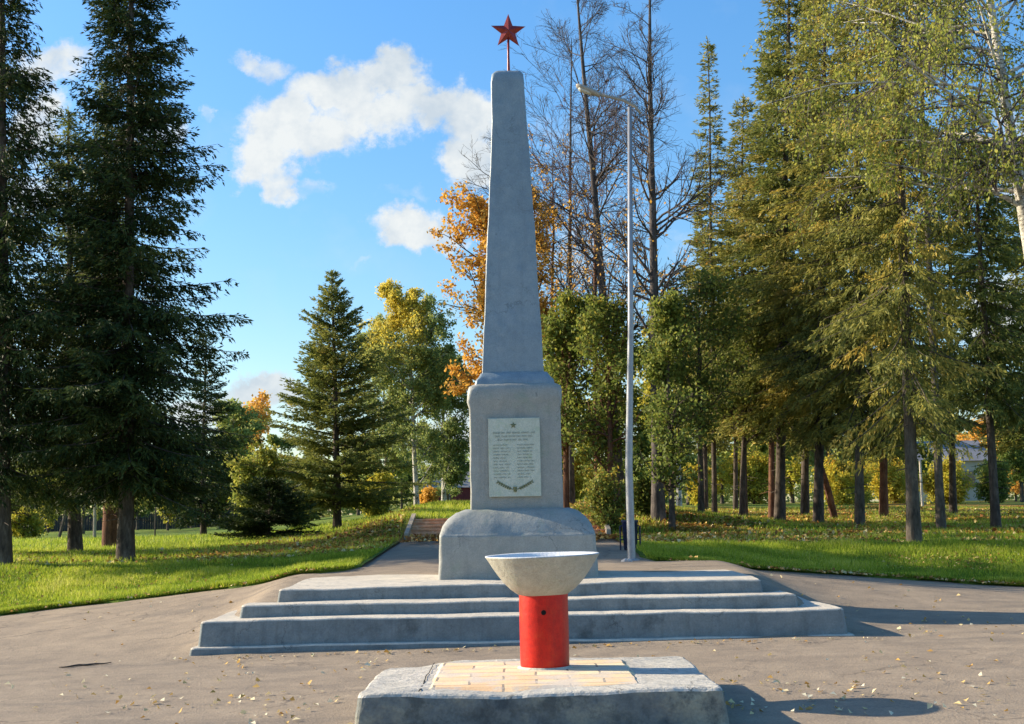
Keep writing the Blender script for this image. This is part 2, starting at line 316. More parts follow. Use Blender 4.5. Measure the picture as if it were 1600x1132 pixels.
def asphalt_mat():
    m, nt, N, L, B = new_mat('old_asphalt')
    big = noise_node(N, L, .35, 6, .6, dist=.5); mid = noise_node(N, L, 2.2, 7, .65, dist=.3); fine = noise_node(N, L, 45, 3, .7); grit = noise_node(N, L, 140, 2, .6)
    base = ramp(N, L, big.outputs[0], [(.34, (.23, .18, .135)), (.5, (.285, .225, .165)), (.68, (.345, .27, .193))])
    c = mix(N, L, .55, base, ramp(N, L, mid.outputs[0], [(.32, (.195, .16, .125)), (.5, (.29, .23, .168)), (.68, (.38, .30, .215))]))
    # patched dark areas
    p = noise_node(N, L, .8, 5, .5, stretch=(.6, 1.6, 1)); f = N.new('ShaderNodeMapRange'); f.inputs[1].default_value = .58; f.inputs[2].default_value = .64; L.new(p.outputs[0], f.inputs[0])
    f2 = N.new('ShaderNodeMath'); f2.operation = 'MULTIPLY'; f2.inputs[1].default_value = .6; L.new(f.outputs[0], f2.inputs[0])
    c = mix(N, L, f2.outputs[0], c, (.20, .165, .13))
    # thin cracks
    vo = N.new('ShaderNodeTexVoronoi'); vo.feature = 'DISTANCE_TO_EDGE'; vo.inputs['Scale'].default_value = .55
    tc = N.new('ShaderNodeTexCoord'); wv = noise_node(N, L, 1.5, 6, .6); sc = N.new('ShaderNodeVectorMath'); sc.operation = 'SCALE'; sc.inputs['Scale'].default_value = .9; L.new(wv.outputs['Color'], sc.inputs[0])
    ad = N.new('ShaderNodeVectorMath'); L.new(tc.outputs['Object'], ad.inputs[0]); L.new(sc.outputs[0], ad.inputs[1]); L.new(ad.outputs[0], vo.inputs['Vector'])
    k = N.new('ShaderNodeMapRange'); k.inputs[1].default_value = .005; k.inputs[2].default_value = .016; k.inputs[3].default_value = .42; k.inputs[4].default_value = 0; L.new(vo.outputs['Distance'], k.inputs[0])
    mk = noise_node(N, L, .33, 3, .5); mm = N.new('ShaderNodeMapRange'); mm.inputs[1].default_value = .48; mm.inputs[2].default_value = .56; L.new(mk.outputs[0], mm.inputs[0])
    g2 = N.new('ShaderNodeMath'); g2.operation = 'MULTIPLY'; L.new(k.outputs[0], g2.inputs[0]); L.new(mm.outputs[0], g2.inputs[1])
    c = mix(N, L, g2.outputs[0], c, (.06, .05, .045))
    c = mix(N, L, .5, c, fine.outputs[0], 'OVERLAY'); c = mix(N, L, .45, c, grit.outputs[0], 'OVERLAY')
    L.new(c, B.inputs['Base Color']); B.inputs['Roughness'].default_value = .92; B.inputs['Specular IOR Level'].default_value = .2
    n = bump(N, L, B, fine.outputs[0], .7, .012); n = bump(N, L, B, grit.outputs[0], .5, .006, n); bump(N, L, B, mid.outputs[0], .5, .04, n)
    return m
M_ASPH = asphalt_mat()

def lawn_mat():
    m, nt, N, L, B = new_mat('lawn_soil_and_grass')
    big = noise_node(N, L, .22, 5, .6); mid = noise_node(N, L, 1.4, 7, .7); fine = noise_node(N, L, 22, 5, .75)
    g = ramp(N, L, mid.outputs[0], [(.3, (.06, .10, .02)), (.48, (.12, .19, .03)), (.62, (.19, .26, .04)), (.75, (.24, .25, .06))])
    leaf = ramp(N, L, fine.outputs[0], [(.36, (.12, .07, .02)), (.5, (.26, .14, .035)), (.62, (.38, .20, .05))])
    f = N.new('ShaderNodeMapRange'); f.inputs[1].default_value = .44; f.inputs[2].default_value = .62; L.new(big.outputs[0], f.inputs[0])
    # leaf litter gathers under the trees beyond the verge
    geo = N.new('ShaderNodeNewGeometry'); sp = N.new('ShaderNodeSeparateXYZ'); L.new(geo.outputs['Position'], sp.inputs[0])
    dy = N.new('ShaderNodeMapRange'); dy.inputs[1].default_value = 25; dy.inputs[2].default_value = 31; L.new(sp.outputs[1], dy.inputs[0])
    dx = N.new('ShaderNodeMapRange'); dx.inputs[1].default_value = -9; dx.inputs[2].default_value = -2; dx.inputs[3].default_value = .25; L.new(sp.outputs[0], dx.inputs[0])
    q = N.new('ShaderNodeMath'); q.operation = 'MULTIPLY'; L.new(dy.outputs[0], q.inputs[0]); L.new(dx.outputs[0], q.inputs[1])
    q2 = N.new('ShaderNodeMath'); q2.operation = 'MULTIPLY'; L.new(q.outputs[0], q2.inputs[0]); L.new(f.outputs[0], q2.inputs[1])
    c = mix(N, L, q2.outputs[0], g, leaf); c = mix(N, L, .5, c, fine.outputs[0], 'OVERLAY')
    L.new(c, B.inputs['Base Color']); B.inputs['Roughness'].default_value = .95; B.inputs['Specular IOR Level'].default_value = .1
    n = bump(N, L, B, fine.outputs[0], 1, .06); bump(N, L, B, mid.outputs[0], .6, .12, n)
    return m
M_LAWN = lawn_mat()

def bark_mat(name, stops, birch=False, vs=(1, 1, .25)):
    m, nt, N, L, B = new_mat(name)
    a = noise_node(N, L, 14, 6, .7, stretch=vs); b = noise_node(N, L, 2.5, 4, .6)
    s = N.new('ShaderNodeMath'); s.operation = 'MULTIPLY_ADD'; L.new(a.outputs[0], s.inputs[0]); s.inputs[1].default_value = .6
    t = N.new('ShaderNodeMath'); t.operation = 'MULTIPLY'; t.inputs[1].default_value = .4; L.new(b.outputs[0], t.inputs[0]); L.new(t.outputs[0], s.inputs[2])
    L.new(ramp(N, L, s.outputs[0], stops), B.inputs['Base Color']); B.inputs['Roughness'].default_value = .95; B.inputs['Specular IOR Level'].default_value = .15
    bump(N, L, B, a.outputs[0], .9, .03); return m
M_BARK = bark_mat('spruce_bark', [(.36, (.035, .028, .024)), (.5, (.085, .068, .056)), (.64, (.17, .14, .115))])
M_BARKG = bark_mat('grey_bark', [(.36, (.04, .034, .027)), (.5, (.10, .083, .066)), (.64, (.19, .16, .125))])
M_BARKR = bark_mat('reddish_bark', [(.36, (.06, .03, .022)), (.5, (.14, .07, .045)), (.64, (.24, .13, .08))])
M_BARKP = bark_mat('purple_grey_twigs', [(.36, (.045, .038, .038)), (.5, (.095, .082, .078)), (.64, (.19, .165, .15))])
M_BIRCH = bark_mat('birch_bark', [(.40, (.03, .028, .025)), (.46, (.35, .33, .29)), (.55, (.62, .59, .52)), (.7, (.7, .67, .6))], vs=(1, 1, 2.2))

def leaf_mat(name, stops, trans=.35, rough=.6, spec=.2):
    m, nt, N, L, B = new_mat(name)
    at = N.new('ShaderNodeAttribute'); at.attribute_name = 'tint'
    c = ramp(N, L, at.outputs['Fac'], stops)
    B.inputs['Roughness'].default_value = rough; B.inputs['Specular IOR Level'].default_value = spec
    L.new(c, B.inputs['Base Color'])
    tr = N.new('ShaderNodeBsdfTranslucent'); L.new(c, tr.inputs[0]); ms = N.new('ShaderNodeMixShader'); ms.inputs[0].default_value = trans
    L.new(B.outputs[0], ms.inputs[1]); L.new(tr.outputs[0], ms.inputs[2]); L.new(ms.outputs[0], N['Material Output'].inputs[0])
    return m
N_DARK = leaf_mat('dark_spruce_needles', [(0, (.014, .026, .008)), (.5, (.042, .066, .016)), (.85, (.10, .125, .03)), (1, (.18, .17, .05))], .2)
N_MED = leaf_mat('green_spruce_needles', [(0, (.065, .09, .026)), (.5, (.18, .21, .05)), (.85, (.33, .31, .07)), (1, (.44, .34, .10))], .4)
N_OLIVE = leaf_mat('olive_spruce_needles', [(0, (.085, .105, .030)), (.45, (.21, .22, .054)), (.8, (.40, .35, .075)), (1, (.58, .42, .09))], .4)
L_GREEN = leaf_mat('green_leaves', [(0, (.075, .115, .025)), (.5, (.17, .22, .045)), (.85, (.34, .34, .065)), (1, (.55, .38, .06))], .45)
L_BIRCH = leaf_mat('birch_leaves', [(0, (.11, .16, .035)), (.45, (.25, .29, .055)), (.8, (.48, .44, .08)), (1, (.66, .50, .07))], .45)
L_BIRCHG = leaf_mat('green_birch_leaves', [(0, (.14, .20, .07)), (.5, (.28, .34, .10)), (.85, (.48, .46, .12)), (1, (.70, .56, .08))], .5)
L_ORANGE = leaf_mat('orange_leaves', [(0, (.46, .22, .035)), (.5, (.74, .42, .075)), (.85, (.82, .54, .13)), (1, (.66, .54, .16))], .48)
L_YELLOW = leaf_mat('yellow_green_leaves', [(0, (.24, .28, .04)), (.5, (.50, .46, .06)), (.85, (.75, .58, .07)), (1, (.75, .38, .06))], .5)
L_FALLEN = leaf_mat('fallen_leaves', [(0, (.28, .14, .05)), (.4, (.55, .34, .10)), (.75, (.70, .56, .28)), (1, (.75, .68, .48))], .15, .9, .03)
L_LITTER = leaf_mat('orange_litter_leaves', [(0, (.22, .09, .03)), (.4, (.42, .20, .05)), (.75, (.60, .32, .07)), (1, (.68, .46, .16))], .15, .8)
L_GRASS = leaf_mat('grass_blades', [(0, (.13, .21, .02)), (.5, (.33, .42, .035)), (.85, (.54, .57, .06)), (1, (.62, .60, .16))], .45)

# ------------------------------------------------------------------ terrain
def sstep(a, b, x): t = np.clip((x - a) / (b - a), 0, 1); return t * t * (3 - 2 * t)
CXP = 0.03
def zg(x, y):
    x = np.asarray(x, float); y = np.asarray(y, float)
    zE = np.interp(x, [-60, -14, -8.8, -6.6, -5.1, -3.8, -2.8, 2.2, 4.0, 5.8, 7.2, 8.4, 12, 60], [0, 0, .05, .26, .45, .62, .74, .74, .56, .41, .30, .24, .15, 0])
    inner = np.interp(y, [-50, 15.4, 16.0, 16.9, 17.8, 19.3, 20.6, 22.5], [0, 0, .05, .17, .33, .56, .705, .75]) / .75
    outer = sstep(16.3, 23.0, y)
    wi = np.where(x < 0, 1 - sstep(2.6, 8.0, np.abs(x - CXP)), 1 - sstep(3.0, 5.0, np.abs(x - CXP)))
    base = zE * (inner * wi + outer * (1 - wi))
    base = base + (.75 - zE) * sstep(22.3, 28.0, y)
    base = base + .012 * np.clip(x, -8, 8) * (1 - sstep(16, 21, y)) * sstep(9, 14, y)
    Mn = np.interp(y, [15.4, 15.95, 16.5, 17.1, 19, 20.4, 22.5], [0, .05, .375, .53, .66, .712, .75])
    ex = np.maximum(np.abs(x - CXP) - 3.3, 0)
    w = np.exp(-(ex / np.where(x < 0, .52, .5)) ** 2) * sstep(15.7, 16.5, y)
    base = np.where(y < 22.5, base + (Mn - base) * w * (Mn > base), base)
    u = np.clip(np.where(y > 1, x / np.maximum(y, 1), 0) * 2050 + 800, -3000, 4000)
    s = np.interp(u, [-600, 0, 300, 440, 560, 640, 900, 1000, 1300, 1600, 2600], [.003, .004, .006, .011, .026, .04, .036, .034, .028, .024, .02])
    S = np.interp(u, [-600, 0, 300, 440, 560, 640, 900, 1000, 1600], [.5, .5, .62, 1.0, 1.6, 2.0, 2.2, 2.2, 2.0])
    far = S * (1 - np.exp(-np.maximum(y - 22.5, 0) * s / S))
    bank = .42 * sstep(31.0, 34.0, y) * sstep(-5.5, -3, x) * (1 - sstep(3.5, 8, x)) * (1 - .6 * sstep(60, 120, y))
    und = .05 * np.sin(x * .43 + 1.3) * np.sin(y * .31 + x * .11) * sstep(21, 27, y)
    return base + far + bank + und
def zf(x, y): return float(zg(x, y))
# outline of the plaza: y of the lawn's edge for each x
EDGE_L = [(-60, 17), (-14, 21.4), (-10, 22.2), (-8.8, 22.4), (-7.8, 22.6), (-6.6, 22.5), (-5.1, 21.9), (-3.75, 21.0), (-3.1, 21.0), (-2.75, 21.6), (-2.66, 22.6)]
EDGE_R = [(2.25, 23.6), (2.4, 22.9), (2.9, 22.7), (4.0, 22.8), (5.8, 22.9), (7.2, 22.8), (8.4, 22.1), (12, 20.8), (60, 16.0)]
def grid(xs, ys, zoff, keep=None):
    X, Y = np.meshgrid(xs, ys); Z = zg(X, Y) + zoff
    V = np.stack([X, Y, Z], -1).reshape(-1, 3); nx, ny = len(xs), len(ys)
    i = np.arange((ny - 1) * nx).reshape(ny - 1, nx)[:, :-1].ravel(); F = np.stack([i, i + 1, i + nx + 1, i + nx], 1)
    if keep is not None:
        c = V[F].mean(1); F = F[keep(c[:, 0], c[:, 1])]
    return V, F
def edge_y(x):
    xl = np.interp(x, [p[0] for p in EDGE_L], [p[1] for p in EDGE_L]); xr = np.interp(x, [p[0] for p in EDGE_R], [p[1] for p in EDGE_R])
    return np.where(x < -2.66, xl, np.where(x > 2.25, xr, 31.35))
xs = np.unique(np.concatenate([np.linspace(-60, -6, 60), np.arange(-6, 6.01, .1), np.linspace(6, 60, 60)]))
ys = np.unique(np.concatenate([np.linspace(-12, 15, 60), np.arange(15, 24.5, .1), np.arange(24.5, 34, .35)]))
V, F = grid(xs, ys, 0, lambda x, y: y < edge_y(x) + 1.2 if False else (y < edge_y(x) + 1.2) | ((np.abs(x) < 3.3) & (y < 33)))
V[:, 2] += np.array([.006 * noise.noise(Vector((a * .9, b * .9, 0))) for a, b, c in V])
tag(mesh_obj('asphalt_plaza', V, F, M_ASPH, smooth=True), kind='structure', label='worn brown-grey asphalt square and path')
# lawn: sheets conforming to the edge, lying 3-4 cm above the asphalt, out to the horizon
def lawn_sheet(cols, y0f, y_max):
    T = np.concatenate([np.linspace(0, 1, 40) ** 1.0 * 10, 10 + np.geomspace(.4, y_max - 34, 70)])
    Vs = []
    for x in cols:
        y0 = y0f(x); yy = y0 + np.concatenate([[0, .03], T[1:]]); xx = np.full_like(yy, x)
        xx = xx + (0.05 * np.sin(yy * 3.1 + x) if False else 0)
        zz = zg(xx, yy) + np.concatenate([[-.12, .03], np.full(len(T) - 1, .045)])
        Vs.append(np.stack([xx, yy, zz], 1))
    n = len(Vs[0]); Vv = np.concatenate(Vs); i = (np.arange(len(cols) - 1)[:, None] * n + np.arange(n - 1)[None]).ravel()
    return Vv, np.stack([i, i + n, i + n + 1, i + 1], 1)
def jit(x): return .17 * noise.noise(Vector((x * 1.7, 3.3, 0))) + .10 * noise.noise(Vector((x * 5, 1.3, 0)))
colsL = np.concatenate([-np.geomspace(900, 12, 40), np.arange(-11.8, -2.6, .1), [-2.65, -2.62]])
colsR = np.concatenate([[2.2, 2.23], np.arange(2.3, 12, .1), np.geomspace(12.2, 900, 40)])
fl = lambda x: float(np.interp(x, [p[0] for p in EDGE_L], [p[1] for p in EDGE_L])) + jit(x)
fr = lambda x: float(np.interp(x, [p[0] for p in EDGE_R], [p[1] for p in EDGE_R])) + jit(x)
Va, Fa = lawn_sheet(colsL, fl, 1500); Vb, Fb = lawn_sheet(colsR, fr, 1500)
colsM = np.arange(-2.62, 2.21, .115); Vc, Fc = lawn_sheet(colsM, lambda x: 33.4, 1500)
skL = []
Vall = np.concatenate([Va, Vb, Vc]); Fall = np.concatenate([Fa, Fb + len(Va), Fc + len(Va) + len(Vb)])
tag(mesh_obj('lawn', Vall, Fall, M_LAWN, smooth=True), kind='structure', label='park lawn with scattered autumn leaves')
V, F = grid(np.array([-900, -60, 60, 900.]), np.array([-60, -12, 14, 16.]), -.2)
tag(mesh_obj('ground', V, F, M_LAWN), kind='structure', label='soil below the square')

def place(px, D, py=820):
    p = aty(px, py, D); return Vector((p.x, D, zf(p.x, D)))

# ------------------------------------------------------------------ quads for leaves, tubes for wood
def quads(P, Dv, W, bend=0.4):
    """diamond leaves: base P, axis Dv, half-width vector W"""
    a = P; b = P + Dv * bend + W; c = P + Dv; d = P + Dv * bend - W
    V = np.stack([a, b, c, d], 1).reshape(-1, 3); F = np.arange(len(P) * 4).reshape(-1, 4); return V, F
def unit(v): return v / np.maximum(np.linalg.norm(v, axis=-1, keepdims=True), 1e-6)
def tubes(P, Rr, n=4):
    """P (B,k,3), Rr (B,k) -> many tubes"""
    B, K, _ = P.shape
    T = np.empty_like(P); T[:, 1:-1] = P[:, 2:] - P[:, :-2]; T[:, 0] = P[:, 1] - P[:, 0]; T[:, -1] = P[:, -1] - P[:, -2]; T = unit(T)
    ref = np.where(np.abs(T[..., 2:3]) > .9, np.array([1., 0, 0]), np.array([0, 0, 1.])); A = unit(np.cross(T, ref)); Bv = np.cross(T, A)
    w = np.arange(n) * 2 * np.pi / n
    V = P[:, :, None] + (A[:, :, None] * np.cos(w)[None, None, :, None] + Bv[:, :, None] * np.sin(w)[None, None, :, None]) * Rr[:, :, None, None]
    V = V.reshape(-1, 3); b = (np.arange(B) * K * n)[:, None, None]; i = (np.arange(K - 1) * n)[None, :, None]; k = np.arange(n)[None, None]
    q = np.stack([b + i + k, b + i + (k + 1) % n, b + i + n + (k + 1) % n, b + i + n + k], -1).reshape(-1, 4); return V, q
def merge(parts):
    Vs, Fs, n = [], [], 0
    for V, F in parts: Vs.append(V); Fs.append(F + n); n += len(V)
    return np.concatenate(Vs), np.concatenate(Fs)
def trunk_line(H, lean, wob, rng, K=14):
    t = np.linspace(0, 1, K); lx, ly = lean
    x = lx * t + wob * np.cumsum(rng.normal(0, 1, K)) * .3 * t; y = ly * t + wob * np.cumsum(rng.normal(0, 1, K)) * .3 * t
    return np.stack([x, y, H * t - .15 * (t == 0)], 1)

def spruce(H, R, z0, seed, needle, bark=M_BARK, droop=.5, r0=.16, lean=(0, 0), dens=1.0, asc=(-12, 40), power=.8, gap=.34, spray=(.125, .034), hang=.0, patch=.0, rag=.3):
    rng = np.random.default_rng(seed)
    tl = trunk_line(H, lean, .06, rng)
    tt = np.linspace(0, 1, len(tl)); tr = r0 * (1 - tt) ** .85 + .012; tr[0] *= 1.25
    # branches
    hs = []; h = z0
    while h < H * .985:
        f = (h - z0) / (H - z0); n = rng.integers(6, 10)
        for k in range(n): hs.append((h + rng.normal(0, .08), rng.uniform(0, 2 * np.pi)))
        h += gap * (1 - .45 * f) * rng.uniform(.7, 1.3)
    hs = np.array(hs); hh = np.clip(hs[:, 0], z0, H * .99); az = hs[:, 1]; B = len(hh)
    f = (hh - z0) / (H - z0)
    L = R * (1 - f) ** power * np.minimum(1, .72 + 2.2 * f) * rng.uniform(1 - rag, 1 + rag * .35, B) + .10
    # whole sectors a little longer or shorter, so the outline is uneven
    L *= 1 + .16 * np.sin(az * 2 + hh * 1.3 + seed) * np.sin(hh * 2.1 + seed)
    e0 = np.radians(asc[0] + (asc[1] - asc[0]) * f ** 1.3 + rng.normal(0, 5, B))
    K = 7; t = np.linspace(0, 1, K)[None]
    sx = np.interp(hh, tl[:, 2], tl[:, 0]); sy = np.interp(hh, tl[:, 2], tl[:, 1])
    curl = rng.normal(0, .12, B)[:, None]
    rr = L[:, None] * t * np.cos(e0)[:, None]
    azk = az[:, None] + curl * t
    zz = hh[:, None] + L[:, None] * (t * np.sin(e0)[:, None] - droop * .55 * t * (1 - .72 * t) * (1 - f * .8)[:, None])
    P = np.stack([sx[:, None] + rr * np.cos(azk), sy[:, None] + rr * np.sin(azk), zz], -1)
    br = (.005 + .009 * L)[:, None] * (1 - .85 * t)
    wood = [tubes(tl[None], tr[None], 10), tubes(P, br, 3)]
    # a few dead stubs below the crown
    if z0 > 1.2:
        q = int(10 * z0 / 2); zz0 = rng.uniform(.9, z0, q); a = rng.uniform(0, 6.28, q); l = rng.uniform(.15, .7, q)
        s = np.stack([np.interp(zz0, tl[:, 2], tl[:, 0]), np.interp(zz0, tl[:, 2], tl[:, 1]), zz0], 1)
        e = s + np.stack([np.cos(a) * l, np.sin(a) * l, -.15 * l], 1); wood.append(tubes(np.stack([s, (s + e) / 2, e], 1), np.tile([[.014, .010, .004]], (q, 1)), 3))
    # twigs
    nt_ = np.maximum(5, (L / .048 * dens)).astype(int); idx = np.repeat(np.arange(B), nt_); M_ = len(idx)
    tw = rng.uniform(.04, 1, M_); seg = np.minimum((tw * (K - 1)).astype(int), K - 2); fr_ = tw * (K - 1) - seg
    Pb = P[idx, seg] * (1 - fr_)[:, None] + P[idx, seg + 1] * fr_[:, None]; Tg = unit(P[idx, seg + 1] - P[idx, seg])
    side = unit(np.cross(Tg, [0, 0, 1.])) * rng.choice([-1, 1], M_)[:, None]
    tlv = (.14 + .40 * (1 - tw) ** .8 * np.minimum(L[idx], 2.0) * rng.uniform(.5, 1.1, M_))
    Td = unit(Tg * rng.uniform(.5, 1.0, M_)[:, None] + side * rng.uniform(.4, 1.0, M_)[:, None] + np.array([0, 0, -1.]) * (droop * rng.uniform(.0, .7, M_) + hang * rng.uniform(0, 1.6, M_))[:, None])
    ks = np.maximum(3, (tlv / .045)).astype(int); id2 = np.repeat(np.arange(M_), ks); Q = len(id2)
    s = rng.uniform(.0, 1, Q); base = Pb[id2] + Td[id2] * (tlv[id2] * s)[:, None] + np.array([0, 0, -1.]) * ((hang * .35 + .06) * tlv[id2] * s * s)[:, None]
    base += rng.normal(0, .012, (Q, 3))
    d = unit(Td[id2] + rng.normal(0, .34, (Q, 3)) + np.array([0, 0, -.25 * hang])) * (spray[0] * rng.uniform(.6, 1.25, Q))[:, None]
    w = unit(np.cross(d, rng.normal(0, 1, (Q, 3)))) * (spray[1] * .5 * rng.uniform(.7, 1.3, Q))[:, None]
    # leader
    qn = 60; hb = rng.uniform(H * .93, H * 1.0, qn); lb = np.stack([np.interp(hb, tl[:, 2], tl[:, 0]), np.interp(hb, tl[:, 2], tl[:, 1]), hb], 1)
    ld = unit(rng.normal(0, 1, (qn, 3)) * [1, 1, .3] + [0, 0, 1.0]) * .16; lw = unit(np.cross(ld, rng.normal(0, 1, (qn, 3)))) * .02
    V, F = quads(np.concatenate([base, lb]), np.concatenate([d, ld]), np.concatenate([w, lw]))
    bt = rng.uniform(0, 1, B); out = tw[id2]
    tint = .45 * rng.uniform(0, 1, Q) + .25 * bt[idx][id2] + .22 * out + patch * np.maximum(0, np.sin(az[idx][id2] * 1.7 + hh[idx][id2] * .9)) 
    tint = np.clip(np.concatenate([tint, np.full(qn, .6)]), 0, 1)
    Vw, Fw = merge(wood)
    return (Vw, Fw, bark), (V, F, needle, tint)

def emit(name, gen, loc, label, cat='tree', group=None, scale=(1, 1, 1), rz=0, crown='crown', trunk='trunk'):
    wd, (V, F, nm, tint) = gen
    t = thing(name, loc, label, cat, group, rz); t.scale = scale
    mesh_obj(trunk, wd[0], wd[1], wd[2], t, smooth=True)
    if len(wd) > 3: mesh_obj('branches', wd[3], wd[4], wd[5], t, smooth=True)
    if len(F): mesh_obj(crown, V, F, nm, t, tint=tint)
    return t

def spawn(P, Rd, cnt, t0, t1, ang, lens, n, grav, wob, rr, rng, tp=1.0, azf=None):
    B, K, _ = P.shape
    idx = np.repeat(np.arange(B), cnt); M_ = len(idx); t = t0 + (t1 - t0) * rng.uniform(0, 1, M_) ** tp
    s = np.minimum((t * (K - 1)).astype(int), K - 2); fr_ = (t * (K - 1) - s)[:, None]
    pos = P[idx, s] * (1 - fr_) + P[idx, s + 1] * fr_; tan = unit(P[idx, s + 1] - P[idx, s]); pr = Rd[idx, s] * (1 - fr_[:, 0]) + Rd[idx, s + 1] * fr_[:, 0]
    perp = unit(np.cross(tan, rng.normal(0, 1, (M_, 3))))
    a = np.radians(ang + rng.normal(0, 9, M_)); d = tan * np.cos(a)[:, None] + perp * np.sin(a)[:, None]
    L = lens(t, idx) * rng.uniform(.65, 1.2, M_)
    pts = [pos]; cur = pos
    for k in range(n - 1):
        d = unit(d + rng.normal(0, wob, (M_, 3)) + np.array([0, 0, grav])); cur = cur + d * (L / (n - 1))[:, None]; pts.append(cur)
    C = np.stack(pts, 1); r = np.minimum(pr * rr, .5 * pr + .01)[:, None] * np.linspace(1, .25, n)[None]
    return C, r, L
def leaves(P, per, size, spread, rng, aspect=.7, down=0.0, t0=0.0):
    B, K, _ = P.shape; Q = B * per; idx = np.repeat(np.arange(B), per); t = rng.uniform(t0, 1, Q); s = np.minimum((t * (K - 1)).astype(int), K - 2); f = (t * (K - 1) - s)[:, None]
    p = P[idx, s] * (1 - f) + P[idx, s + 1] * f + rng.normal(0, spread, (Q, 3))
    d = unit(rng.normal(0, 1, (Q, 3)) + [0, 0, -down]) * (size * rng.uniform(.6, 1.3, Q))[:, None]
    w = unit(np.cross(d, rng.normal(0, 1, (Q, 3)))) * (size * aspect * .5 * rng.uniform(.8, 1.2, Q))[:, None]
    V, F = quads(p, d, w, .45); return V, F, idx, t, p
def broadleaf(H, seed, leafm, bark, r0=.14, lean=(0, 0), z0=.3, len1=.28, n1=26, n2=8, n3=6, ang=(50, 40, 40), grav=(.03, .02, .0), wob=.12, per=7, size=.10, spread=.06, taper=.75,
              shape='oval', down=.3, keep=None, tintf=None, l2=.42, l3=.4, top_up=True, mat_tint=0.0, minr=.004, wobt=.07, r1=.45):
    rng = np.random.default_rng(seed)
    tl = trunk_line(H, lean, wobt, rng); tt = np.linspace(0, 1, len(tl)); tr = r0 * (1 - tt) ** taper + .012; tr[0] *= 1.3
    P0, R0 = tl[None], tr[None]
    def l1(t, i):
        f = (t - z0) / (1 - z0)
        if shape == 'oval': e = np.sqrt(np.clip(1 - ((f - .38) / .68) ** 2, .04, 1))
        elif shape == 'cone': e = (1 - f) ** .8 * np.minimum(1, .6 + 2 * f) + .12
        elif shape == 'column': e = np.clip(1.15 - f, .15, 1) ** .5
        else: e = np.ones_like(f)
        return H * len1 * e
    P1, R1, L1 = spawn(P0, R0, n1, z0, .985, ang[0], l1, 8, grav[0], wob, r1, rng, .9)
    P2, R2, L2 = spawn(P1, R1, n2, .15, .98, ang[1], lambda t, i: L1[i] * l2 * (1.15 - .6 * t), 6, grav[1], wob, .6, rng)
    P3, R3, L3 = spawn(P2, R2, n3, .15, 1.0, ang[2], lambda t, i: L2[i] * l3 * (1.2 - .6 * t) + .08, 5, grav[2], wob * 1.2, .7, rng)
    wood = [tubes(P0, R0, 10), tubes(P1, np.maximum(R1, minr * 1.6), 5), tubes(P2, np.maximum(R2, minr), 4), tubes(P3, np.maximum(R3, minr * .8), 3)]
    k1 = 1 if bark is not M_BIRCH else 2
    Vw, Fw = merge(wood[:k1]); Vx, Fx = merge(wood[k1:])
    if per == 0: return (Vw, Fw, bark, Vx, Fx, M_BARKP), (np.zeros((0, 3)), np.zeros((0, 4), int), leafm, [])
    V, F, idx, t, p = leaves(P3, per, size, spread, rng, down=down)
    q = rng.uniform(0, 1, len(P3))
    tint = .45 * rng.uniform(0, 1, len(F)) + .35 * q[idx] + .2 * np.clip(p[:, 2] / H, 0, 1) + mat_tint
    if tintf is not None: tint = tint + tintf(p)
    if keep is not None:
        k = keep(p, rng); F = F[k]; tint = tint[k]; V = V[F.ravel()]; F = np.arange(len(F) * 4).reshape(-1, 4)
    return (Vw, Fw, bark, Vx, Fx, M_BARKP if bark is M_BIRCH else bark), (V, F, leafm, np.clip(tint, 0, 1))

# ------------------------------------------------------------------ podium of three steps
pod = thing('stepped_podium', (CXP, 16.0, 0), 'wide low three-step concrete podium with slate grey risers under the obelisk', 'steps')
def step(name, x0, x1, y0, y1, zb, zt, bat, seed, label=None):
    cx, cy, hx, hy = (x0 + x1) / 2 - CXP, (y0 + y1) / 2 - 16.0, (x1 - x0) / 2, (y1 - y0) / 2
    e = .020
    dr = dens_rings([(zb, cx, cy, hx + bat, hy + bat * .5, .05), (zt - e, cx, cy, hx, hy, .05), (zt - e * .35, cx, cy, hx - e * .35, hy - e * .35, .05), (zt, cx, cy, hx - e, hy - e, .05)]); nr = len(dr)
    V, F = loft(dr, ns=60, amp=.012, freq=1.6, seed=seed, edge=.03)
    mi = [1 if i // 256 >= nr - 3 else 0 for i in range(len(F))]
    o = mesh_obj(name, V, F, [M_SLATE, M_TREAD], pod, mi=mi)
    if label: o['label'] = label
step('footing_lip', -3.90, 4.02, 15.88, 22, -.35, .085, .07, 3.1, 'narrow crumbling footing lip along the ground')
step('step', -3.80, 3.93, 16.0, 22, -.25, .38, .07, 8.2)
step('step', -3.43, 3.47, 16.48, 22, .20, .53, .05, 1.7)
step('step', -3.06, 3.16, 17.05, 21.6, .35, .70, .05, 5.5)

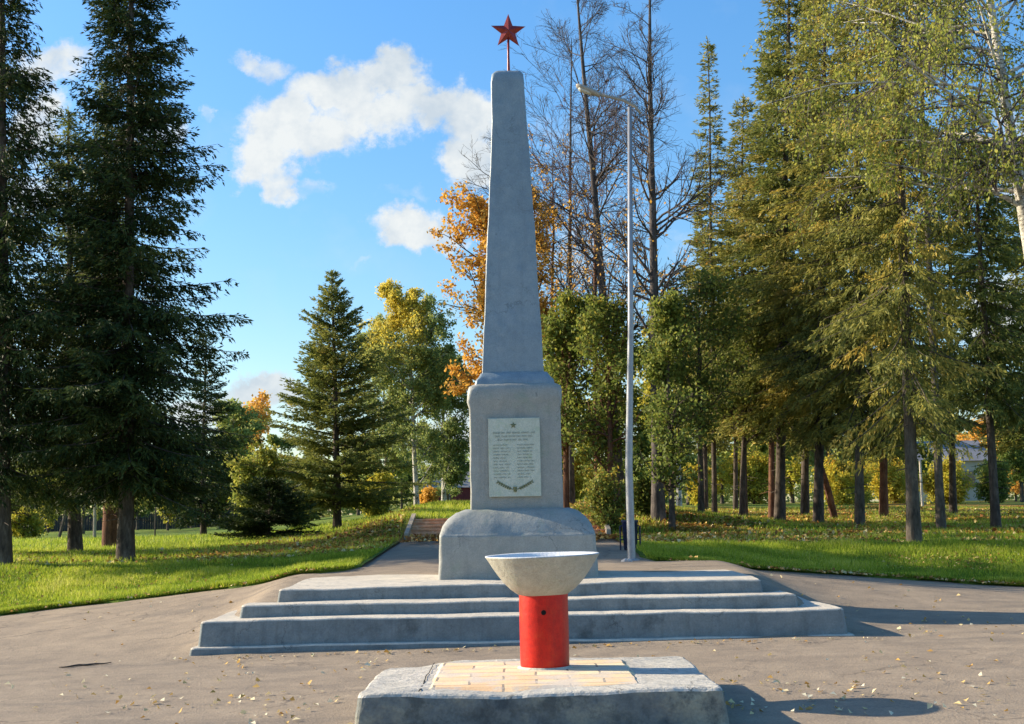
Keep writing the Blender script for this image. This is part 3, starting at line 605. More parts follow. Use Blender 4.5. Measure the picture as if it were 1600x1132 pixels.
# ------------------------------------------------------------------ obelisk
OY = 19.35
ob = thing('obelisk', (CXP, OY, .70), 'tall grey tapering obelisk on a pedestal with a red star on top', 'monument')
HX = 1.10
base_k = [(-.04, 0, 0, 1.11, 1.05, .06), (.25, 0, 0, 1.10, 1.05, .07), (.57, 0, 0, 1.08, 1.03, .05), (.592, 0, 0, 1.078, 1.03, .055), (.606, -.002, 0, 1.075, 1.012, .06), (.64, -.005, 0, 1.065, .985, .08), (.74, -.01, 0, 1.035, .93, .13), (.84, -.01, 0, .965, .84, .17), (.92, 0, 0, .87, .75, .19), (.965, 0, 0, .76, .66, .2)]
V, F = loft(dens_rings(base_k, .07), ns=22, nc=6, amp=.016, freq=2.2, seed=2); mesh_obj('base_block', V, F, M_PAINT2, ob, smooth=True)
ped_k = [(.90, 0, 0, .665, .60, .03), (1.3, 0, 0, .655, .60, .03), (2.40, -.005, 0, .655, .60, .035), (2.50, -.01, 0, .678, .62, .05), (2.66, 0, 0, .682, .62, .08), (2.73, 0, 0, .665, .60, .10), (2.765, 0, 0, .60, .55, .12)]
V, F = loft(dens_rings(ped_k, .09), ns=18, nc=5, amp=.012, freq=2.6, seed=12); mesh_obj('pedestal', V, F, M_PAINT2, ob, smooth=True)
col_k = [(2.74, 0, 0, .58, .54, .05), (2.82, 0, 0, .565, .53, .05), (2.87, 0, 0, .52, .49, .05), (2.925, -.005, 0, .485, .46, .04), (2.935, -.005, 0, .46, .44, .04)]
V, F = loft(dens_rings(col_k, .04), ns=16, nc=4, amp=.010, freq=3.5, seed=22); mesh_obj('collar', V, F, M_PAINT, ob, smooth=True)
sh_k = [(2.90, -.022, 0, .45, .43, .02), (4.66, -.005, 0, .365, .35, .02), (6.13, 0, 0, .297, .28, .02), (6.72, -.005, 0, .268, .25, .025), (7.36, -.018, 0, .250, .235, .03), (7.49, -.018, 0, .238, .225, .05), (7.54, -.012, 0, .20, .19, .06)]
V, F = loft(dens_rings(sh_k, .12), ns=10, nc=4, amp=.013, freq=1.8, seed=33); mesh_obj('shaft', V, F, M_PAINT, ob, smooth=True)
# star finial
g = Geo(); g.tube([(.005, 0, 7.48), (.005, 0, 7.55), (.006, 0, 7.85), (.01, .0, 8.13)], [.04, .024, .018, .018], 10); rod = g.build('rod', M_STAR, ob, smooth=True)
def star_mesh(R, r, th):
    V = []; 
    for k in range(10):
        a = rad(90 + 36 * k); q = R if k % 2 == 0 else r; V.append((q * math.cos(a), 0, q * math.sin(a)))
    V += [(0, -th, 0), (0, th, 0)]
    return V, [(k, (k + 1) % 10, 10) for k in range(10)] + [((k + 1) % 10, k, 11) for k in range(10)]
V, F = star_mesh(.28, .115, .06); st = mesh_obj('star', V, F, M_STAR, ob); st.location = (.011, 0, 8.228)
st.rotation_euler = (0, rad(1.0), rad(4))
# plaque
pl_y = -.615
g = Geo(); V, F = loft([(-.03, 0, 0, .365, .555, .006), (.018, 0, 0, .37, .56, .006), (.03, 0, 0, .365, .555, .006)], ns=8, nc=2, amp=.002, freq=3, seed=4)
V = [(x, -z, y) for x, y, z in V]
plq = mesh_obj('plaque', V, [f for f in F], M_PLAQUE, ob); plq.location = (-.02, pl_y, 1.694)
plq['label'] = 'pale stone plaque with a star, two columns of names and laurel branches'
g = Geo(); rr = random.Random(5)
def words(x0, x1, z, h, yy=-.032):
    x = x0
    while x < x1 - .02:
        w = rr.uniform(.05, .12); e = min(x + w, x1)
        while x < e - .006:                      # small worn strokes, no readable letters
            lw = .0125
            g.box(x, x + .0035, yy - .0022, yy + .001, z, z + h * rr.uniform(.8, 1))
            if rr.random() < .7: g.box(x + .0035, x + lw * .8, yy - .0022, yy + .001, z + h * rr.choice([0, .42, .8]), z + h * rr.choice([0, .42, .8]) + .0035) if False else g.box(x + .0037, x + lw * .75, yy - .0022, yy + .001, z + h * .42, z + h * .42 + .004)
            x += lw
        x = e + .016
for i, z in enumerate((.335, .285, .235)): words(-.30 + .03 * i, .30 - .04 * i, z, .030)
for i in range(11):
    z = .165 - i * .046
    words(-.30, -.05 + rr.uniform(-.05, 0), z, .022); words(.04, .29 + rr.uniform(-.05, 0), z, .022)
ins = g.build('inscription', M_INK, plq)
V, F = star_mesh(.05, .02, .012); s2 = mesh_obj('star_emblem', V, F, M_GOLD, plq); s2.location = (-.01, -.034, .455)
g = Geo()
for sx in (-1, 1):
    pts = [(sx * (.03 + .2 * t), -.034, -.455 + .10 * t ** 1.3) for t in np.linspace(0, 1, 8)]
    g.tube(pts, [.005] * 8, 5)
    for k, p in enumerate(pts[1:]):
        for s in (-1, 1):
            a = math.atan2(.09, sx * .2) + s * .6
            q = Vector(p); d = Vector((math.cos(a), 0, math.sin(a))) * .04; n = Vector((-math.sin(a), 0, math.cos(a))) * .010
            g.add([q, q + d * .5 + n + Vector((0, -.006, 0)), q + d, q + d * .5 - n - Vector((0, .004, 0))], [(0, 1, 2, 3)])
g.tube([(0, -.034, -.49), (0, -.034, -.42)], [.022, .028], 10)
g.build('laurel_branches', M_GOLD, plq)

# ------------------------------------------------------------------ fire bowl on its plinth
BX, BY = .228, 11.28
fb = thing('fire_bowl_monument', (.16, 11.0, 0), 'cement fire bowl on a red pillar standing on a cracked grey plinth', 'monument')
x0, x1, y0, y1 = -1.185 - .16, 1.50 - .16, 9.80 - 11, 12.17 - 11
cx, cy, hx, hy = (x0 + x1) / 2, (y0 + y1) / 2, (x1 - x0) / 2, (y1 - y0) / 2
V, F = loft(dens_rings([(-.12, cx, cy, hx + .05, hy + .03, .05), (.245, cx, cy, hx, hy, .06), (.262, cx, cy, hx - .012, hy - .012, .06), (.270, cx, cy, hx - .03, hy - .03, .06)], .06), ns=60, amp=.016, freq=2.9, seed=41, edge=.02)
V = np.array(V)
for v in V:     # the back left corner is worn round and one edge is chipped
    q = max(0, 1 - math.hypot(v[0] - x0, v[1] - y1) / .7)
    if v[2] > .1: v[2] -= .09 * q * q; v[0] += .17 * q; v[1] -= .10 * q
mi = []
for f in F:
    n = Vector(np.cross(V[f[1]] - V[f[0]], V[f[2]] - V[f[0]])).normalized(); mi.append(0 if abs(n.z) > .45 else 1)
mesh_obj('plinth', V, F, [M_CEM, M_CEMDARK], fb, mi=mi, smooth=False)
# brick paving let into the top, with a crack beside it
bx0, bx1, by0, by1 = -.72 - .16, .97 - .16, 10.02 - 11, 11.86 - 11
V = []; F = []; nx, ny = 26, 26
for j in range(ny):
    for i in range(nx):
        x = bx0 + (bx1 - bx0) * i / (nx - 1); y = by0 + (by1 - by0) * j / (ny - 1)
        e = (i in (0, nx - 1)) or (j in (0, ny - 1))
        V.append((x + .012 * noise.noise(Vector((y * 5, i, 0))), y + .03 * noise.noise(Vector((x * 3, j * .3, 0))), .255 if e else .287 + .003 * noise.noise(Vector((x * 4, y * 4, 0)))))
for j in range(ny - 1):
    for i in range(nx - 1): F.append((j * nx + i, j * nx + i + 1, (j + 1) * nx + i + 1, (j + 1) * nx + i))
mesh_obj('brick_paving', V, F, M_BRICK, fb)
g = Geo(); P = []
for k in range(22):
    t = k / 21; P.append((bx0 - .018 + .012 * noise.noise(Vector((t * 3, 0, 0))) + .008 * noise.noise(Vector((t * 9, 4, 0))), by0 - .12 + (by1 - by0 + .1) * t))
for (a, b), w0, w1 in zip(zip(P[:-1], P[1:]), [.003 + .009 * abs(noise.noise(Vector((i * .37, 1, 0)))) for i in range(21)], [.003 + .009 * abs(noise.noise(Vector(((i + 1) * .37, 1, 0)))) for i in range(21)]):
    z = .283; g.add([(a[0] - w0, a[1], z), (a[0] + w0, a[1], z), (b[0] + w1, b[1], z), (b[0] - w1, b[1], z)], [(0, 1, 2, 3)])
g.build('crack', M_BLACK, fb)
px_, py_ = BX - .16, BY - 11
V, F = lathe([(.24, 0), (.235, .018), (.212, .022), (.211, .03)], 40, .02, 3); o = mesh_obj('mortar_collar', V, F, M_TREAD, fb, smooth=True); o.location = (px_, py_, .272)
V, F = lathe([(.206, .0), (.207, .04), (.2075, .3), (.207, .62), (.206, .64)], 56, .004, 1); pil = mesh_obj('pillar', V, F, M_RED, fb, smooth=True); pil.location = (px_, py_, .28)
g = Geo(); g.tube([(-.006, -.214, .475), (-.006, -.17, .475)], [.021, .021], 14); g.build('drain_hole', M_BLACK, pil)
bp = [(.19, 0), (.222, .018), (.278, .058), (.338, .118), (.388, .184), (.430, .246), (.462, .298), (.484, .330), (.488, .338), (.480, .345), (.462, .335), (.42, .27), (.36, .19), (.26, .13), (.12, .11), (.03, .108)]
V, F = lathe(bp, 72, .014, 9); n = 72
mi = [1 if (i // n) >= 8 else 0 for i in range(len(F))]; mi[-1] = 1; mi[-2] = 0
bw = mesh_obj('bowl', V, F, [M_BOWL, M_BOWLIN], fb, mi=mi, smooth=True); bw.location = (px_, py_, .885)
bw.rotation_euler = (rad(.6), rad(-.9), 0)

# ------------------------------------------------------------------ street lamp, bin, stone
lp = aty(987, 875, 23.0); lz = zf(lp.x, 23.0)
sl_ = thing('street_lamp', (lp.x, 23.0, lz), 'tall thin galvanised street lamp with one arm beside the lawn', 'street lamp')
top = aty(984, 168, 23.0) - Vector((lp.x, 23.0, lz))
g = Geo(); g.tube([(0, 0, -.1), (0, 0, .05), (0, 0, 1.6), tuple(top * .5 + Vector((0, 0, .0))), tuple(top)], [.075, .07, .066, .052, .038], 16); g.build('pole', M_STEEL, sl_, smooth=True)
g = Geo(); g.tube([(0, 0, -.05), (0, 0, .012), (0, 0, .03)], [.15, .15, .09], 16); g.build('foot_plate', M_STEEL, sl_, smooth=True)
q = [aty(a, b, 23.0) - Vector((lp.x, 23.0, lz)) for a, b in ((1001, 178), (992, 166), (975, 157), (950, 151), (934, 147))]
g = Geo(); g.tube([tuple(v) for v in q], [.026, .03, .03, .028, .028], 10); g.build('arm', M_LAMPH, sl_, smooth=True)
a, b = aty(938, 149, 23.0) - Vector((lp.x, 23.0, lz)), aty(900, 134, 23.0) - Vector((lp.x, 23.0, lz))
hd = Geo(); ax = (b - a); 
R = []
for t, hw, hh_ in ((0, .03, .03), (.12, .07, .05), (.4, .10, .06), (.8, .105, .055), (.95, .08, .04), (1, .04, .02)):
    c = a + ax * t; R.append([(c.x, c.y + hw * math.cos(w), c.z + hh_ * math.sin(w)) for w in np.linspace(0, 2 * math.pi, 13)[:-1]])
V = [p for r_ in R for p in r_]; F = [(i * 12 + k, i * 12 + (k + 1) % 12, (i + 1) * 12 + (k + 1) % 12, (i + 1) * 12 + k) for i in range(5) for k in range(12)] + [tuple(range(12))[::-1], tuple(60 + k for k in range(12))]
head = mesh_obj('lamp_head', V, F, M_LAMPH, sl_, smooth=True)
g = Geo(); R = []
for t, hw in ((.38, .05), (.5, .08), (.8, .08), (.9, .05)):
    c = a + ax * t; R.append([(c.x + .0, c.y + hw * math.cos(w), c.z - .045 + .03 * math.sin(w)) for w in np.linspace(0, 2 * math.pi, 13)[:-1]])
V = [p for r_ in R for p in r_]; F = [(i * 12 + k, i * 12 + (k + 1) % 12, (i + 1) * 12 + (k + 1) % 12, (i + 1) * 12 + k) for i in range(3) for k in range(12)] + [tuple(range(12))[::-1], tuple(36 + k for k in range(12))]
mesh_obj('lens', V, F, M_LENS, head, smooth=True)
bl = place(984, 25.4); bt = thing('litter_bin', bl, 'small navy blue litter bin standing behind the street lamp foot', 'bin')
V, F = lathe([(.10, 0), (.125, .02), (.15, .52), (.165, .54), (.165, .57), (.14, .57), (.12, .08), (.01, .07)], 24); mesh_obj('body', V, F, M_BIN, bt, smooth=True)
g = Geo()
for sx in (-1, 1): g.tube([(sx * .19, 0, 0), (sx * .19, 0, .45), (sx * .14, 0, .47)], [.015] * 3, 6)
g.tube([(-.19, .02, .2), (.19, .02, .2)], [.012] * 2, 6); g.build('frame', M_BIN, bt)
stn = place(980, 22.6, 878); V, F = loft([(-.03, 0, 0, .11, .07, .05), (.03, 0, 0, .09, .06, .05), (.05, 0, 0, .05, .03, .02)], ns=3, amp=.02, freq=9, seed=2)
o = mesh_obj('stone', V, F, M_STONE); o.location = stn; tag(o, 'small pale stone lying at the foot of the street lamp', 'stone')

# ------------------------------------------------------------------ stairs at the end of the path
sx0, sx1 = -2.62, 2.25
st_t = thing('park_stairs', (0, 31.3, zf(0, 31.3)), 'flight of leaf-strewn reddish steps at the end of the path behind the obelisk', 'stairs')
zb, zt_ = zf(0, 31.2), zf(0, 33.6) + .05; nS = 6
for k in range(nS):
    g = Geo(); za = (zt_ - zb) * (k + 1) / nS; g.box(sx0 + .1, sx1 - .1, .0 + k * .36, .0 + k * .36 + (.36 if k < nS - 1 else .6) + .02, -.4, za - .035)
    g.build('riser', M_STAIR, st_t)
    g = Geo(); g.box(sx0 + .1, sx1 - .1, -.02 + k * .36, k * .36 + (.36 if k < nS - 1 else .6) + .015, za - .033, za); g.build('tread', M_STAIR, st_t)
for x in (sx0, sx1 - .1):
    g = Geo(); g.add([(x, -.15, -.3), (x + .1, -.15, -.3), (x + .1, 2.3, -.3), (x, 2.3, -.3), (x, -.15, .16), (x + .1, -.15, .16), (x + .1, 2.3, zt_ - zb + .14), (x, 2.3, zt_ - zb + .14)],
                     [(0, 3, 2, 1), (4, 5, 6, 7), (0, 1, 5, 4), (1, 2, 6, 5), (2, 3, 7, 6), (3, 0, 4, 7)]); g.build('side_wall', M_WALLP, st_t)

# ------------------------------------------------------------------ fence, posts, houses
def fence(x0, x1, y, h, label):
    n = int((x1 - x0) / 2.4); t = thing('board_fence', (x0, y, zf(x0, y)), label, 'fence')
    g = Geo()
    for i in range(n * 12):
        xx = i * .2; z = zf(x0 + xx, y) - zf(x0, y); g.box(xx, xx + .185, 0, .03, z - .1, z + h + .03 * math.sin(i * 2.1))
    g.build('boards', M_FENCE, t)
    for i in range(n + 1):
        z = zf(x0 + i * 2.4, y) - zf(x0, y); g = Geo(); g.box(i * 2.4 - .05, i * 2.4 + .05, .034, .13, z - .2, z + h + .12); g.build('post', M_FENCE, t)
fence(-45, -16.5, 108, 1.35, 'long dark board fence at the far edge of the left lawn')
def house(px, D, w, d, h, rh, wm, label):
    p = place(px, D); t = thing('house', p, label, 'house')
    g = Geo(); g.box(-w / 2, w / 2, 0, d, -.5, h); g.build('wall', wm, t)
    g = Geo(); V = [(-w / 2 - .3, -.3, h), (w / 2 + .3, -.3, h), (w / 2 + .3, d + .3, h), (-w / 2 - .3, d + .3, h), (-w / 2 - .3, d / 2, h + rh), (w / 2 + .3, d / 2, h + rh)]
    g.add(V, [(0, 3, 2, 1), (0, 1, 5, 4), (3, 4, 5, 2), (0, 4, 3), (1, 2, 5)]); g.build('roof', M_ROOF, t)
    for xx in (-w * .25, w * .2):
        g = Geo(); g.box(xx - .5, xx + .5, -.05, .03, h * .35, h * .75); f = g.build('window', M_WALLP, t)
        g = Geo(); g.box(xx - .42, xx + .42, -.07, -.045, h * .35 + .08, h * .75 - .08); g.build('pane', M_GLASS, f)
house(1495, 105, 6, 7, 3.2, 1.8, M_HOUSEW, 'pale house glimpsed between trunks beyond the far right bushes')
house(728, 150, 9, 6, 2.4, 1.9, M_BARN, 'dark red house far behind the stairs beside the obelisk')
def post(px, D, h, label, mat, r=.05, lean=0.0, name='post', cat='post'):
    p = place(px, D); g = Geo(); g.tube([(0, 0, -.1), (lean * .5, 0, h * .5), (lean, 0, h)], [r, r * .95, r * .85], 8)
    o = g.build(name, mat); o.location = p; tag(o, label, cat); return o
post(148, 62, 3.4, 'thin pale post on the left lawn beyond the brown trunks', M_WALLP, .08)
post(1443, 60, 2.2, 'short white post among the right bushes', M_TREAD, .06)

# ------------------------------------------------------------------ spruces
def apexH(pxa, pya, D, base): return aty(pxa, pya, D).z - base.z
def leanx(pxa, pya, D, base): return aty(pxa, pya, D).x - base.x
# left group
def sp(px, D, apex, R, z0, seed, needle, label, name='spruce_tree', **k):
    b = place(px, D); H = apexH(*apex, D, b); lx = leanx(*apex, D, b)
    return emit(name, spruce(H, R, z0, seed, needle, lean=(lx, 0), **k), b, label, 'tree', k.get('group'))
A = sp(197, 28, (206, -215), 2.85, 1.95, 11, N_DARK, 'tall dark spruce left of the obelisk with full crown against the sky', droop=.5, r0=.16, dens=1.3, hang=.35, gap=.31, rag=.45)
Bt = sp(5, 27.3, (0, -190), 2.2, 2.1, 12, N_DARK, 'dark spruce cut off by the left edge of the photo', droop=.6, r0=.17, dens=1.05, hang=.6, gap=.34, rag=.45)
Ct = sp(119, 34, (100, 170), 2.6, 2.0, 13, N_MED, 'mid-sized spruce with grey trunk standing behind the tall dark spruce', droop=.6, r0=.16, dens=.8, hang=.5, gap=.36)
Dt = sp(174, 40, (165, 120), 2.8, 2.3, 14, N_MED, 'spruce with thick reddish-brown trunk just left of the tall dark spruce', bark=M_BARKR, droop=.5, r0=.22, dens=.7, hang=.4, gap=.4)
E1 = sp(-75, 33, (-75, -60), 2.6, 1.5, 15, N_DARK, 'spruce beyond the left edge whose branches reach into the photo', droop=.5, r0=.16, dens=.7, hang=.5, gap=.4)
sp(420, 41, (420, 757), 1.45, .02, 16, N_DARK, 'low dark bushy spruce sapling on the lawn left of the path', name='young_spruce', droop=.2, r0=.05, dens=1.5, asc=(2, 30), power=.42, gap=.13, rag=.25)
J = sp(527, 51, (523, 425), 4.1, .9, 17, N_MED, 'medium conical spruce standing alone between path and left trees', droop=.12, r0=.15, dens=1.0, asc=(6, 44), power=.98, gap=.36, hang=.1, spray=(.16, .045), rag=.35, patch=.2)
sp(318, 60, (318, 520), 2.4, 1.0, 18, N_DARK, 'dark spruce partly hidden behind the right side of the tall left spruce', droop=.4, r0=.13, dens=.6, gap=.45, spray=(.18, .055))
# right grove
P_ = sp(1117, 46, (1108, 58), 1.6, 3.2, 21, N_OLIVE, 'slender spruce with a thin pointed top right of the bare trees', droop=.5, r0=0.079, dens=.7, asc=(-22, 30), power=1.0, rag=.5, gap=.40, spray=(.15, .042), patch=.15)
sp(1164, 44, (1160, 150), 2.0, 3.6, 22, N_OLIVE, 'olive spruce behind and right of the slender pointed spruce', droop=.5, r0=0.086, dens=.7, asc=(-25, 30), gap=.4, spray=(.15, .042), patch=.2)
sp(1218, 38, (1235, -150), 2.35, 3.2, 23, N_MED, 'tall spruce whose dark left branches stick out against the sky', droop=.45, r0=0.137, dens=.9, asc=(-22, 35), gap=.38, spray=(.145, .04), patch=.35, rag=.4, hang=.15)
sp(1278, 36, (1292, -120), 2.3, 3.0, 24, N_OLIVE, 'tall olive spruce with a leaning dead pole against its trunk', droop=.55, r0=0.122, dens=.8, asc=(-25, 30), gap=.42, spray=(.145, .04), patch=.35, hang=.3)
sp(1343, 34, (1335, -130), 2.2, 2.7, 25, N_OLIVE, 'straight grey-trunked spruce left of the nearest right trunk', bark=M_BARKG, droop=.55, r0=0.108, dens=.8, asc=(-25, 30), gap=.42, spray=(.145, .04), patch=.3, hang=.3)
sp(1381, 43, (1385, 20), 2.3, 3.0, 26, N_OLIVE, 'reddish-trunked spruce seen between the two nearest right trunks', bark=M_BARKR, droop=.5, r0=0.122, dens=.6, asc=(-20, 30), gap=.45, spray=(.17, .05), patch=.3, hang=.2)
sp(1427, 27.3, (1385, -170), 2.15, 2.7, 27, N_OLIVE, 'nearest spruce of the right grove with thick bare lower trunk', bark=M_BARKG, droop=.7, r0=0.126, dens=.85, asc=(-28, 25), gap=.46, spray=(.125, .034), patch=.4, hang=.5, rag=.5)
sp(1556, 32, (1520, 150), 2.0, 3.3, 28, N_MED, 'thin dark-trunked spruce near the right edge of the photo', droop=.6, r0=0.101, dens=.85, asc=(-25, 25), gap=.40, spray=(.145, .04), hang=.35)
sp(1103, 52, (1100, 330), 2.2, 3.0, 29, N_OLIVE, 'smaller spruce low behind the slender pointed spruce', droop=.5, r0=0.094, dens=.5, gap=.5, spray=(.18, .055), patch=.2)
sp(1150, 54, (1150, 260), 2.4, 3.4, 30, N_MED, 'thin-trunked spruce standing between the slender spruce and its neighbour', droop=.5, r0=0.086, dens=.5, gap=.5, spray=(.18, .055), patch=.2)
sp(1258, 47, (1262, -20), 2.6, 3.4, 31, N_OLIVE, 'brown-trunked spruce just left of the leaning dead pole', droop=.5, r0=0.130, dens=.5, gap=.5, spray=(.18, .055), patch=.3)
sp(1206, 43, (1204, 60), 2.3, 3.4, 32, N_OLIVE, 'spruce whose trunk touches the taller trunk beside it', bark=M_BARKR, droop=.5, r0=0.094, dens=.6, gap=.45, spray=(.17, .05), patch=.3)
sp(1490, 46, (1480, 200), 2.8, 3.6, 33, N_MED, 'dark spruce behind between the nearest trunk and the right edge', droop=.5, r0=0.115, dens=.6, gap=.48, spray=(.18, .055), patch=.2)
sp(1625, 40, (1625, 60), 2.6, 2.6, 34, N_MED, 'spruce just beyond the right edge with branches in the photo', droop=.5, r0=0.115, dens=.6, gap=.45, spray=(.17, .05), patch=.2)
b = place(1306, 42); g = Geo(); tp = aty(1280, 722, 41.2) - b
g.tube([(0, 0, -.1), tuple(tp * .5 + Vector((.03, 0, 0))), tuple(tp)], [.12, .11, .09], 9); o = g.build('dead_trunk', M_BARKR); o.location = b
tag(o, 'dead pole leaning against the trunk of an olive spruce', 'dead trunk')

# ------------------------------------------------------------------ broadleaved trees
def bl_(px, D, apex, label, name, seed, leafm, bark, **k):
    b = place(px, D); H = apexH(*apex, D, b); lx = leanx(*apex, D, b)
    return emit(name, broadleaf(H, seed, leafm, bark, lean=(lx, 0), **k), b, label)
# bare trees right of the obelisk
bl_(972, 36, (898, -70), 'tall bare tree leaning left between obelisk and street lamp', 'bare_tree', 51, L_ORANGE, M_BARKP, r0=.15, z0=.22, len1=.20, n1=50, n2=9, n3=6, ang=(58, 40, 38), grav=(.07, .03, .03), wob=.16, r1=.36, taper=.85, per=3, size=.09, keep=lambda p, r: (p[:, 2] < 9.5) & (r.uniform(0, 1, len(p)) < .45 - .03 * p[:, 2]), shape='cone', l2=.5, l3=.45, minr=.0045)
bl_(1029, 33, (1012, -80), 'tall bare tree with thick dark trunk right of the street lamp', 'bare_tree', 52, L_ORANGE, M_BARKP, r0=.15, z0=.24, len1=.19, n1=50, n2=9, n3=6, ang=(58, 40, 38), grav=(.08, .03, .03), wob=.15, r1=.36, taper=.85, per=3, size=.09, keep=lambda p, r: (p[:, 2] < 8.5) & (r.uniform(0, 1, len(p)) < .42 - .03 * p[:, 2]), shape='cone', l2=.5, l3=.45, minr=.0045)
bl_(935, 40, (925, 180), 'thin leafless tree close to the right side of the obelisk', 'bare_tree', 53, L_ORANGE, M_BARKR, r0=.09, z0=.3, len1=.22, n1=34, n2=8, n3=6, r1=.3, ang=(54, 40, 38), grav=(.06, .04, .03), wob=.13, per=2, size=.08, keep=lambda p, r: (p[:, 2] < 8) & (r.uniform(0, 1, len(p)) < .7), minr=.006)
bl_(860, 44, (862, 250), 'slim half-bare tree right behind the obelisk shaft with rusty leaves', 'bare_tree', 54, L_ORANGE, M_BARKR, r0=.08, z0=.3, len1=.22, n1=30, n2=8, n3=6, r1=.3, ang=(54, 40, 38), grav=(.06, .04, .03), wob=.13, per=3, size=.1, keep=lambda p, r: r.uniform(0, 1, len(p)) < .4, minr=.006)
bl_(893, 43, (888, 60), 'faint bare tree furthest behind the obelisk top right', 'bare_tree', 59, L_ORANGE, M_BARKP, r0=.11, z0=.25, len1=.2, n1=40, n2=9, n3=6, ang=(56, 40, 38), grav=(.07, .03, .03), wob=.16, r1=.28, taper=.9, per=2, size=.10, keep=lambda p, r: (p[:, 2] < 9) & (r.uniform(0, 1, len(p)) < .5), shape='oval', l2=.5, l3=.45, minr=.005)
# orange maple
bl_(792, 38, (795, 238), 'orange autumn tree directly behind the obelisk', 'maple_tree', 55, L_ORANGE, M_BARKG, r0=.15, z0=.18, len1=.23, n1=54, n2=9, n3=7, ang=(54, 40, 40), grav=(.04, .02, .0), wob=.14, per=11, size=.12, spread=.07, shape='oval',
    keep=lambda p, r: (r.uniform(0, 1, len(p)) < .35 + .65 * (np.sin(p[:, 0] * 2.3 + 1) * np.sin(p[:, 2] * 1.9 + 2) > -.45)) & (p[:, 2] > 1.6) & (p[:, 2] < 9.6 + .5 * np.sin(p[:, 0] * 3)) & (p[:, 0] < 2.1) & ((p[:, 0] < .5) | (r.uniform(0, 1, len(p)) < .45)) & (r.uniform(0, 1, len(p)) < .85))
# birches left of the path
bl_(652, 62, (634, 470), 'green-yellow birch with thin white trunk left of the obelisk', 'birch_tree', 56, L_BIRCHG, M_BIRCH, r0=.12, z0=.10, len1=.26, n1=60, n2=9, n3=8, ang=(52, 50, 60), grav=(.03, -.10, -.30), wob=.10, per=10, size=.12, spread=.08, shape='oval', down=1,
    tintf=lambda p: .55 * np.clip((p[:, 2] - 6.5) / 3, 0, .9) * (p[:, 0] < .6))
bl_(694, 66, (690, 555), 'drooping dark green birch between the yellow birch and the obelisk', 'birch_tree', 57, L_BIRCHG, M_BIRCH, r0=.11, z0=.06, len1=.28, n1=50, n2=9, n3=8, ang=(48, 50, 60), grav=(.03, -.12, -.35), wob=.10, per=9, size=.13, spread=.08, down=1, mat_tint=-.15)
bl_(606, 70, (600, 520), 'pale green birch behind the right side of the lone spruce', 'birch_tree', 58, L_BIRCHG, M_BIRCH, r0=.11, z0=.10, len1=.24, n1=40, n2=8, n3=7, ang=(48, 50, 60), grav=(.03, -.1, -.3), wob=.10, per=8, size=.14, spread=.08, down=1, mat_tint=.05)
# the big hanging birch at the right
b = place(1690, 25); ap = aty(1500, -260, 25)
emit('birch_tree', broadleaf(ap.z - b.z, 60, L_BIRCH, M_BIRCH, r0=.17, lean=(ap.x - b.x, 0), z0=.42, len1=.27, n1=36, n2=10, n3=9, ang=(60, 50, 60), grav=(-.02, -.12, -.38), wob=.10, per=9, size=.075, spread=.05, down=1.2, l2=.5, l3=.5, shape='flat'), b,
     'big birch at the right edge with long hanging yellow-green branches')
bl_(1470, 31, (1430, -160), 'yellowing broadleaved tree behind the nearest right spruce', 'leafy_tree', 61, L_BIRCH, M_BARKG, r0=.09, z0=.4, len1=.2, n1=34, n2=8, n3=8, ang=(50, 50, 60), grav=(.0, -.12, -.35), wob=.10, per=8, size=.085, spread=.05, down=1.2, shape='flat')
bl_(1062, 62, (1060, 500), 'thin white-trunked birch deep in the right grove', 'birch_tree', 62, L_YELLOW, M_BIRCH, r0=.12, z0=.3, len1=.22, n1=24, n2=7, n3=5, ang=(50, 50, 60), grav=(.0, -.1, -.3), per=8, size=.15, spread=.1, down=1)
# leafy green trees and shrubs between obelisk and grove
GK = dict(ang=(48, 42, 42), wob=.22, size=.105, spread=.11)
bl_(885, 35, (882, 470), 'leafy green young tree immediately right of the obelisk', 'leafy_tree', 63, L_GREEN, M_BARKR, r0=.08, z0=.24, len1=.34, n1=34, n2=8, n3=6, per=7, shape='cone', **GK)
bl_(955, 34, (950, 490), 'leafy green young tree just left of the street lamp pole', 'leafy_tree', 64, L_GREEN, M_BARKR, r0=.08, z0=.14, len1=.30, n1=34, n2=8, n3=6, per=5, shape='oval', **GK)
bl_(1050, 32, (1045, 470), 'leafy green tree wrapped round the thick dark bare trunk', 'leafy_tree', 65, L_GREEN, M_BARK, r0=.07, z0=.16, len1=.27, n1=40, n2=8, n3=6, per=4, shape='cone', mat_tint=0, **GK)
bl_(1096, 36, (1094, 480), 'green broadleaved tree below the slender pointed spruce', 'leafy_tree', 66, L_GREEN, M_BARK, r0=.08, z0=.34, len1=.3, n1=30, n2=8, n3=6, per=5, shape='flat', mat_tint=-.05, **GK)
bl_(1160, 39, (1165, 520), 'broad green tree crown left of the double trunk', 'leafy_tree', 67, L_GREEN, M_BARK, r0=.09, z0=.38, len1=.34, n1=30, n2=8, n3=6, per=4, shape='oval', **GK)
